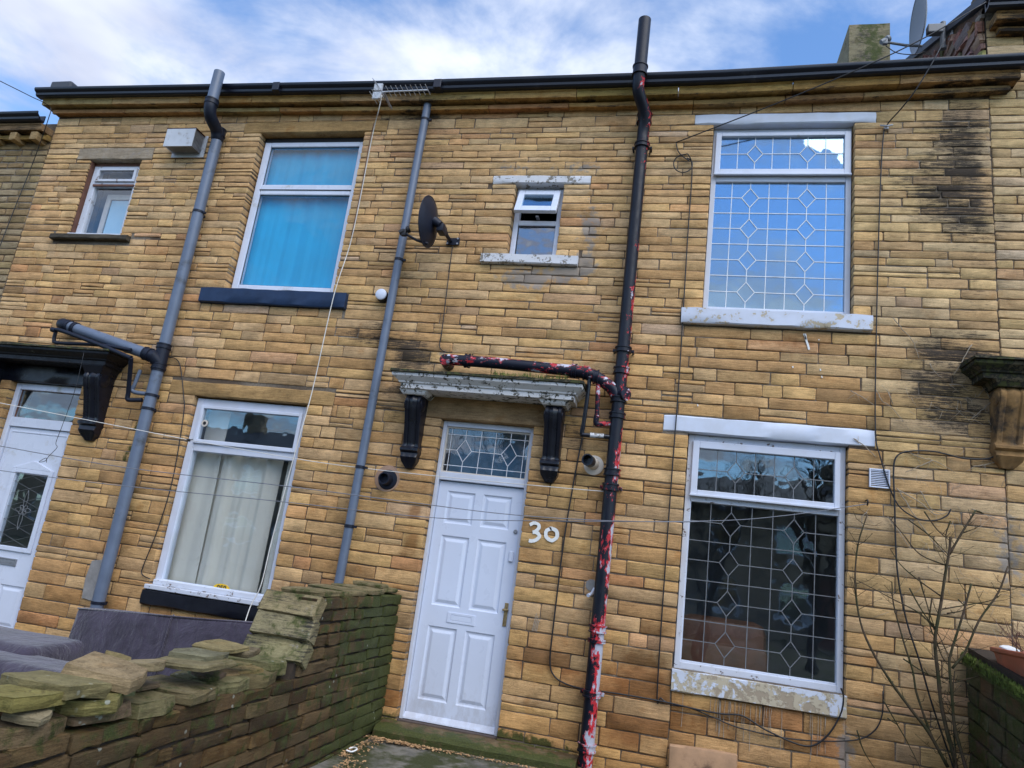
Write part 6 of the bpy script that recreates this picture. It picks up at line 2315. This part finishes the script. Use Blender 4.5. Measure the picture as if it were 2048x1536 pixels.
core = MB()
core.add([(XR + 0.02, 0, -0.34), (XR + 0.4, 0, -0.34), (XR + 0.4, -2.6, -0.34), (XR + 0.02, -2.6, -0.34), (XR + 0.02, 0, zr_top(0) - .03), (XR + 0.4, 0, zr_top(0) - .03), (XR + 0.4, -2.6, zr_top(2.6) - .03), (XR + 0.02, -2.6, zr_top(2.6) - .03)],
         [(0, 3, 2, 1), (4, 5, 6, 7), (0, 1, 5, 4), (1, 2, 6, 5), (2, 3, 7, 6), (3, 0, 4, 7)])
core.build('wall_core', 'soil', gr)


def gr_xf(u, v, n):
    return (XR - n, -u, v - 0.15 * u)


rects = []
zc_ = -0.30
while zc_ < 1.05:
    h_ = random.uniform(0.10, 0.13)
    for a_, b_ in split_len(0.01, 2.6, 0.2, 0.42):
        rects.append((a_, b_, zc_, zc_ + h_))
    zc_ += h_
make_stones(rects, [], gr, gr_xf, lambda u, v: tuple(q * random.uniform(0.6, 0.9) for q in (0.16, 0.13, 0.07)), lambda u, v, s: (0.30 * s, 0.42 + 0.2 * s, 0.5, 0.0), 'sandstone_mossy', gap=0.012, rough=2.0, depth=0.14)
zc_top = zc_
for k in range(5):
    u = 0.03 + k * 0.52
    mb = MB()
    P_, F_ = stone_geo(u, u + 0.51, XR - 0.03, XR + 0.42, 0.07, 2.0)
    mb.add([(q[1], -q[0], zc_top + 0.075 + q[2] - 0.15 * q[0]) for q in P_], F_, (0.16, 0.14, 0.07), [(0.1, 0.85, 0.2, 0.1)] * len(P_))
    mb.build('coping_slab', 'sandstone_mossy', gr, smooth='auto')

# mossy tufts on the coping
tuft = MB()
for k in range(2600):
    u = random.uniform(0.02, 1.6)
    x = XR - 0.035 + random.random() ** 1.6 * 0.4
    z = zc_top + 0.078 - 0.15 * u
    if random.random() < 0.25:
        x = XR - 0.036
        z -= random.random() * 0.05
    an = random.uniform(0, 6.28)
    h_ = random.uniform(0.008, 0.022)
    dx_ = Vector((math.cos(an), math.sin(an), 0)) * 0.006
    tp = Vector((x, -u, z)) + Vector((jit(0.01), jit(0.01), h_))
    tuft.add([Vector((x, -u, z - 0.004)) - dx_, Vector((x, -u, z - 0.004)) + dx_, tp], [(0, 1, 2)])
simple('moss_green', (0.085, 0.115, 0.018), 0.95, 0.5, 14)
tag(tuft.build('moss', 'moss_green', gr, recalc=False), kind='stuff')

# clay trough planter
pc = W(2052, 1285, -0.52)
tr_ = thing('plant_trough', (pc.x + 0.12, -0.52, 1.2), 'terracotta trough planter with dead twigs on the right garden wall', 'planter')
zb_ = zc_top + 0.08 - 0.15 * 0.5
x0_, x1_ = W(1992, 1262, -0.45).x, W(1992, 1262, -0.45).x + 0.34
zt_ = zb_ + 0.15
mb = MB()
yc0, yc1 = -0.95, -0.38
lev = [(zb_, 0.03), (zt_ - 0.03, 0.004), (zt_ - 0.03, -0.012), (zt_, -0.014), (zt_, 0.012), (zb_ + 0.05, 0.035)]
vsx = []
for z, ins in lev:
    vsx += [(x0_ + ins, yc0 + ins, z), (x1_ - ins, yc0 + ins, z), (x1_ - ins, yc1 - ins, z), (x0_ + ins, yc1 - ins, z)]
fs = [(i * 4 + j, i * 4 + (j + 1) % 4, i * 4 + 4 + (j + 1) % 4, i * 4 + 4 + j) for i in range(len(lev) - 1) for j in range(4)] + [(3, 2, 1, 0), (20, 21, 22, 23)]
mb.add(vsx, fs)
mb.build('trough', 'terracotta', tr_, bevel=0.008)
mb = MB()
vs_ = []
for j in range(7):
    for i in range(5):
        vs_.append((x0_ + 0.02 + (x1_ - x0_ - 0.04) * i / 4, yc0 + 0.02 + (yc1 - yc0 - 0.04) * j / 6, zt_ - 0.02 + jit(0.012)))
mb.add(vs_, [(j * 5 + i, j * 5 + i + 1, (j + 1) * 5 + i + 1, (j + 1) * 5 + i) for j in range(6) for i in range(4)])
mb.build('soil', 'soil', tr_)
mb = MB()
for k in range(46):
    b_ = Vector((random.uniform(x0_ + 0.04, x1_ - 0.04), random.uniform(yc0 + 0.08, yc1 - 0.05), zt_ - 0.02))
    d_ = Vector((jit(0.12) - 0.04, jit(0.05), random.uniform(0.06, 0.22)))
    mb.tube(smooth_path([b_, b_ + d_ * 0.5 + Vector((jit(0.02), 0, 0)), b_ + d_], 3), [0.0025] * 3 + [0.002] * 3 + [0.0012], 5)
    for q in range(3):
        o_ = b_ + d_ * random.uniform(0.4, 0.9)
        mb.tube([o_, o_ + Vector((jit(0.03), jit(0.02), random.uniform(0.01, 0.04)))], 0.0011, 4)
mb.build('dead_twigs', 'timber_brown', tr_)
mb = MB()
wv = W(2020, 1252, -0.5)
g_ = rock(wv.x - 0.01, -0.50, zt_ + 0.004, 0.10, 0.11, 0.012, 0.3, 0.25, -0.1, 0.2, 77)
mb.add(*g_)
tag(mb.build('plastic_scrap', 'paper_white', None, smooth=True), 'white plastic scrap lying in the clay planter', 'litter')

# clay slab leaning under the lower window
mb = MB()
a, b = W(1338, 1490, -0.07), W(1475, 1510, -0.07)
P_, F_ = stone_geo(0.0, b.x - a.x, -0.45, 0.0, 0.035, 1.5)
tl2 = math.atan2(b.z - a.z, b.x - a.x)
M = Matrix.Translation((a.x, -0.07, a.z)) @ Matrix.Rotation(-tl2, 4, 'Y') @ Matrix.Rotation(R(5), 4, 'X')
mb.add([M @ Vector((q[0], -q[2], q[1])) for q in P_], F_)
tag(mb.build('clay_slab', 'clay_slab', None, smooth='auto'), 'pinkish clay slab leaning on the wall under the lower window', 'slab')
# cement patch beside the foot of the left pipe
mb = MB()
a = W(196, 1160, -0.006)
g_ = rock(0, 0, 0, 0.24, 0.42, 0.012, 0, 0, 0, 0.12, 5)
mb.add([(a.x - 0.02 + q.x, -0.008 - q.z, a.z + q.y) for q in g_[0]], g_[1])
mb.build('cement_patch', 'cement', neigh)

# ------------------------------------------------------------------ bare shrub and dead ivy
def z5(lst):
    return [(1700 + a_ * 0.349, 1000 + b_ * 0.349) for a_, b_ in lst]


def z4(lst):
    return [(1300 + a_ * 0.36523, 550 + b_ * 0.36523) for a_, b_ in lst]


shrub = thing('bare_shrub', (1.75, -0.35, -0.1), 'leafless green-brown shrub growing against the wall at lower right', 'shrub')
STEMS = [  # pixels in the lower right enlargement, distance of base and tip from the wall, radii
    ([(575, 210), (570, 290), (545, 430), (520, 600), (490, 770), (490, 870), (505, 1000), (520, 1150), (550, 1300), (590, 1450), (615, 1560)], 0.30, 0.0085, 0.015),
    ([(720, 60), (640, 190), (570, 310)], 0.30, 0.006, 0.009),
    ([(695, 480), (640, 680), (580, 870), (570, 950), (585, 1130), (600, 1300), (640, 1450), (670, 1560)], 0.36, 0.007, 0.012),
    ([(905, 380), (850, 530), (740, 690), (660, 870), (585, 965)], 0.36, 0.0055, 0.0085),
    ([(100, 80), (45, 260), (30, 480), (60, 700), (130, 870), (240, 1050), (350, 1200), (450, 1330), (560, 1530)], 0.30, 0.0045, 0.012),
    ([(240, 470), (250, 600), (310, 820), (360, 980), (380, 1100), (440, 1280), (470, 1360)], 0.28, 0.004, 0.009),
    ([(600, 980), (590, 1100), (595, 1300), (605, 1500), (610, 1560)], 0.33, 0.004, 0.008),
]
TWIGS = [[(550, 375), (400, 310), (300, 190), (220, 95)], [(520, 550), (380, 450), (290, 370), (230, 280)], [(495, 750), (400, 650), (250, 570), (100, 490), (0, 440)], [(530, 625), (680, 600), (790, 580), (855, 555)],
         [(470, 560), (455, 680), (470, 760), (500, 800)], [(395, 440), (430, 560), (460, 660), (490, 740)], [(340, 505), (410, 630), (500, 760), (570, 900)], [(305, 910), (420, 985), (560, 1055)],
         [(425, 65), (500, 170), (575, 235)], [(190, 1145), (250, 1250), (330, 1390), (410, 1550)], [(215, 1250), (265, 1285)], [(40, 1320), (80, 1440), (150, 1550)], [(480, 770), (530, 900), (580, 960)],
         [(330, 110), (450, 200), (560, 310)], [(575, 120), (550, 200), (555, 280)], [(720, 60), (770, 80)], [(640, 190), (715, 165)], [(580, 1050), (700, 1020), (830, 985)], [(555, 650), (640, 635), (720, 600)], [(620, 570), (660, 610)]]
for lst, d_, rt_, rb in STEMS:
    pts = smooth_path(pl(z5(lst), -d_), 4)
    n = len(pts)
    mb = MB()
    mb.tube(pts, [(rt_ + (rb - rt_) * i / (n - 1)) * random.uniform(0.92, 1.1) for i in range(n)], 8)
    for k in range(3):                      # buds and scars
        i = random.randrange(1, n - 1)
        mb.tube([pts[i], pts[i] + Vector((jit(0.02), jit(0.01), 0.015))], [0.006, 0.002], 5)
    mb.build('stem', 'bark', shrub, smooth=True)
for lst in TWIGS:
    pts = smooth_path(pl(z5(lst), [-0.30 + 0.03 * random.random() for _ in lst]), 5)
    n = len(pts)
    mb = MB()
    mb.tube(pts, [0.0055 - 0.0032 * i / (n - 1) for i in range(n)], 6)
    for k in range(2):
        i = random.randrange(1, n)
        mb.tube([pts[i], pts[i] + Vector((jit(0.05), jit(0.03), random.uniform(0.01, 0.05)))], [0.003, 0.0015], 5)
    mb.build('twig', 'bark', shrub, smooth=True)

allp = []
for lst, d_, rt_, rb in STEMS:
    allp += [q for q in smooth_path(pl(z5(lst), -d_), 3)]
fine = MB()
for k in range(110):
    b_ = random.choice(allp)
    d_ = Vector((random.uniform(-1, 1), jit(0.5), random.uniform(0.0, 1.0))).normalized()
    L = random.uniform(0.05, 0.20)
    m_ = b_ + d_ * L * 0.5 + Vector((jit(0.012), jit(0.012), 0))
    e_ = b_ + d_ * L + Vector((jit(0.02), 0, random.uniform(0, 0.03)))
    fine.tube([b_, m_, e_], [0.0026, 0.002, 0.0012], 4)
    fine.tube([e_ - d_ * 0.006, e_ + d_ * 0.006], [0.003, 0.001], 4)
    if random.random() < 0.5:
        fine.tube([m_, m_ + Vector((jit(0.05), jit(0.03), random.uniform(0.01, 0.06)))], [0.0016, 0.001], 4)
tag(fine.build('fine_twigs', 'bark', shrub, smooth=True), kind='stuff')

ivy = thing('dead_ivy', (2.0, -0.01, 2.0), 'pale dead ivy stems clinging to the sooty wall at right', 'plant')
IVY = [[(1330, 235), (1395, 310), (1440, 360), (1470, 455)], [(1760, 380), (1710, 470), (1660, 550)], [(1530, 485), (1560, 530), (1600, 565)], [(1095, 635), (1150, 660), (1230, 715)], [(1240, 630), (1270, 690), (1320, 720), (1385, 800)],
       [(1305, 640), (1330, 710)], [(1910, 600), (1890, 660), (1830, 730), (1745, 800)], [(1860, 545), (1840, 610), (1790, 670)], [(1790, 560), (1830, 610), (1860, 670)], [(1115, 895), (1180, 940), (1240, 1000)], [(1395, 960), (1480, 1000), (1550, 1015), (1640, 1060)], [(1550, 1015), (1470, 1050), (1400, 1080)],
       [(2010, 560), (1960, 620)], [(1925, 800), (1890, 830), (1868, 860)], [(1350, 1165), (1400, 1240), (1460, 1330), (1560, 1470), (1640, 1530)], [(1360, 1180), (1470, 1240), (1560, 1310), (1640, 1300)], [(1480, 1180), (1540, 1280), (1600, 1310)], [(1770, 1050), (1850, 1035), (1960, 1000)], [(1700, 600), (1640, 600)],
       [(1760, 1280), (1830, 1310), (1920, 1340)], [(1300, 1320), (1360, 1400), (1430, 1500)], [(1960, 900), (1940, 960), (1980, 1010)], [(1190, 1300), (1160, 1330), (1165, 1400)], [(2040, 640), (2000, 720), (1960, 760)]]
for lst in IVY:
    pts = smooth_path(pl(z4(lst), -0.016), 5)
    pts = [q + Vector((jit(0.004), 0, jit(0.004))) for q in pts]
    mb = MB()
    mb.tube(pts, [0.0042 - 0.002 * i / len(pts) for i in range(len(pts))], 5)
    for k in range(3):
        i = random.randrange(0, len(pts))
        mb.tube([pts[i], pts[i] + Vector((jit(0.07), 0.004, jit(0.07)))], [0.0022, 0.0012], 4)
    mb.build('ivy_stem', 'twig_dry', ivy, smooth=True)
# fine dead tendrils at the wall
ten = MB()
for k in range(150):
    x, z = random.gauss(2.05, 0.28), random.uniform(0.9, 3.1)
    if not 1.55 < x < 2.7:
        continue
    p0 = Vector((x, -0.014, z))
    an = random.uniform(0, 6.28)
    L = random.uniform(0.04, 0.14)
    p1_ = p0 + Vector((math.cos(an), 0, math.sin(an))) * L * 0.5
    p2_ = p0 + Vector((math.cos(an + jit(0.8)), 0, math.sin(an + jit(0.8)))) * L
    ten.tube([p0, p1_, p2_], [0.0018, 0.0014, 0.001], 4)
tag(ten.build('tendrils', 'twig_dry', ivy, smooth=True), kind='stuff')
# weeds on the hood
wd_ = MB()
for k in range(260):
    t = random.random()
    p0 = W(985 + 150 * t, 744 + 14 * t, -0.30)
    p0 = Vector((p0.x, -0.26 + jit(0.07), 2.90))
    an = random.uniform(0, 6.28)
    h_ = random.uniform(0.01, 0.05)
    dx_ = Vector((math.cos(an), math.sin(an), 0)) * 0.005
    wd_.add([p0 - dx_, p0 + dx_, p0 + Vector((jit(0.02), jit(0.02), h_))], [(0, 1, 2)])
tag(wd_.build('weeds', 'moss_green', hd30, recalc=False), kind='stuff')

# ------------------------------------------------------------------ the other side of the yards, behind the viewer (seen mirrored in the glass)
simple('far_stone', (0.27, 0.205, 0.14), 0.9, 0.3, 3, 0.5, 12, dirt=(0.03, 0.028, 0.025), dirt_amt=0.5, dscale=1.2)
simple('far_bark', (0.045, 0.036, 0.026), 0.9, 0.3, 5)
YO = -24.0
for k, (xa, xb) in enumerate(((-14.0, -7.1), (-7.0, 0.4), (0.5, 7.4), (-21.1, -14.1), (-32.2, -21.2))):
    oh = thing('opposite_house', ((xa + xb) / 2, YO - 3, -0.34), ('sooty stone house across the yards, third from the left behind the viewer', 'sooty stone house across the yards, straight behind the viewer', 'sooty stone house across the yards, right end one behind the viewer', 'sooty stone house across the yards, second from the left end', 'sooty stone house across the yards, left end one')[k], 'house', 'houses across the yards')
    mb = MB()
    wins = [(xa + 1.0 + 2.6 * i, xa + 2.2 + 2.6 * i, zz_, zz_ + 1.3) for i in range(2) for zz_ in (0.6, 2.9)]
    doorr = (xb - 1.7, xb - 0.8, -0.2, 2.2)
    backing(oh, 'wall', xa, xb, -0.34, 4.7, wins + [doorr], lambda u, v, n: (u, YO + n, v), 0.3, 0.0, 'far_stone')
    mb = MB()
    mb.prism_x([(YO + 0.25, 4.65), (YO - 3.2, 6.2), (YO - 6.8, 4.65), (YO - 6.8, 4.8), (YO - 3.2, 6.35), (YO + 0.25, 4.8)], xa, xb)
    rf = mb.build('roof', 'slate', oh)
    mb = MB()
    mb.box(xb - 0.9, xb - 0.1, YO - 3.6, YO - 2.8, 5.9, 7.3)
    mb.build('chimney', 'far_stone', rf)
    mb = MB()
    mb.box(xa + 0.01, xb - 0.01, YO - 6.7, YO - 6.5, -0.34, 4.7)
    mb.build('back_wall', 'far_stone', oh)
    for (a_, b_, c_, d_) in wins:
        mb = MB()
        mb.frame(a_, b_, c_, d_, 0.08, 0.08, 0.1, 0.08, YO - 0.16, YO - 0.09)
        mb.box(a_ + 0.08, b_ - 0.08, YO - 0.158, YO - 0.092, c_ + 0.8, c_ + 0.87)
        wo_ = mb.build('window', 'white_timber', oh)
        pane(wo_, a_ + 0.08, b_ - 0.08, c_ + 0.1, d_ - 0.08, YO - 0.13, 'glass_plain')
        mb = MB()
        mb.box(a_ - 0.1, b_ + 0.1, YO - 0.1, YO + 0.06, c_ - 0.16, c_ - 0.002)
        mb.build('sill', 'far_stone', wo_)
    mb = MB()
    mb.box(doorr[0], doorr[1], YO - 0.15, YO - 0.1, doorr[2], doorr[3])
    mb.build('door', 'timber_brown', oh)


def bare_tree(seed, h):
    rnd = random.Random(seed)
    mb = MB()

    def grow(p0, d, L, r, lev):
        pts = [p0]
        q, dd = p0.copy(), d.copy()
        n = 4 if lev < 2 else 3
        for i in range(n):
            dd = (dd + Vector((rnd.uniform(-1, 1), rnd.uniform(-1, 1), rnd.uniform(-0.4, 0.7))) * (0.10 + 0.06 * lev)).normalized()
            q = q + dd * L / n
            pts.append(q.copy())
        mb.tube(pts, [r * (1 - 0.5 * i / n) for i in range(n + 1)], 7 if lev < 2 else 4, cap=False)
        if lev >= 5:
            return
        kids = 4 if lev < 3 else 3
        for k in range(kids):
            t = rnd.uniform(0.35, 1.0) if k else 1.0
            b = pts[min(int(t * n), n)]
            nd = (dd + Vector((rnd.uniform(-1, 1), rnd.uniform(-1, 1), rnd.uniform(-0.15, 0.8))) * 0.75).normalized()
            grow(b, nd, L * rnd.uniform(0.55, 0.8), r * 0.5, lev + 1)
    grow(Vector((0, 0, 0)), Vector((0, 0, 1)), h * 0.33, h * 0.022, 0)
    return mb


tm = bare_tree(4, 9.0)
root0 = None
for k, (x, y, sc, rz, lab) in enumerate(((-4.6, -14.5, 0.80, 0.3, 'bare tree behind the viewer, left one'), (0.9, -13.5, 0.72, 2.0, 'bare tree behind the viewer, in the middle'), (3.9, -15.0, 0.85, 4.1, 'bare tree behind the viewer, right one'))):
    rt_ = thing('bare_tree', (x, y, -0.34), lab, 'tree', 'bare trees behind the viewer')
    if k == 0:
        cr_ = tm.build('crown', 'far_bark', None, smooth=True, recalc=False)
        cr_.parent = rt_
        first = cr_
    else:
        cr_ = first.copy()
        COL.objects.link(cr_)
        cr_.parent = rt_
    rt_.scale = (sc, sc, sc)
    rt_.rotation_euler = (0, 0, rz)
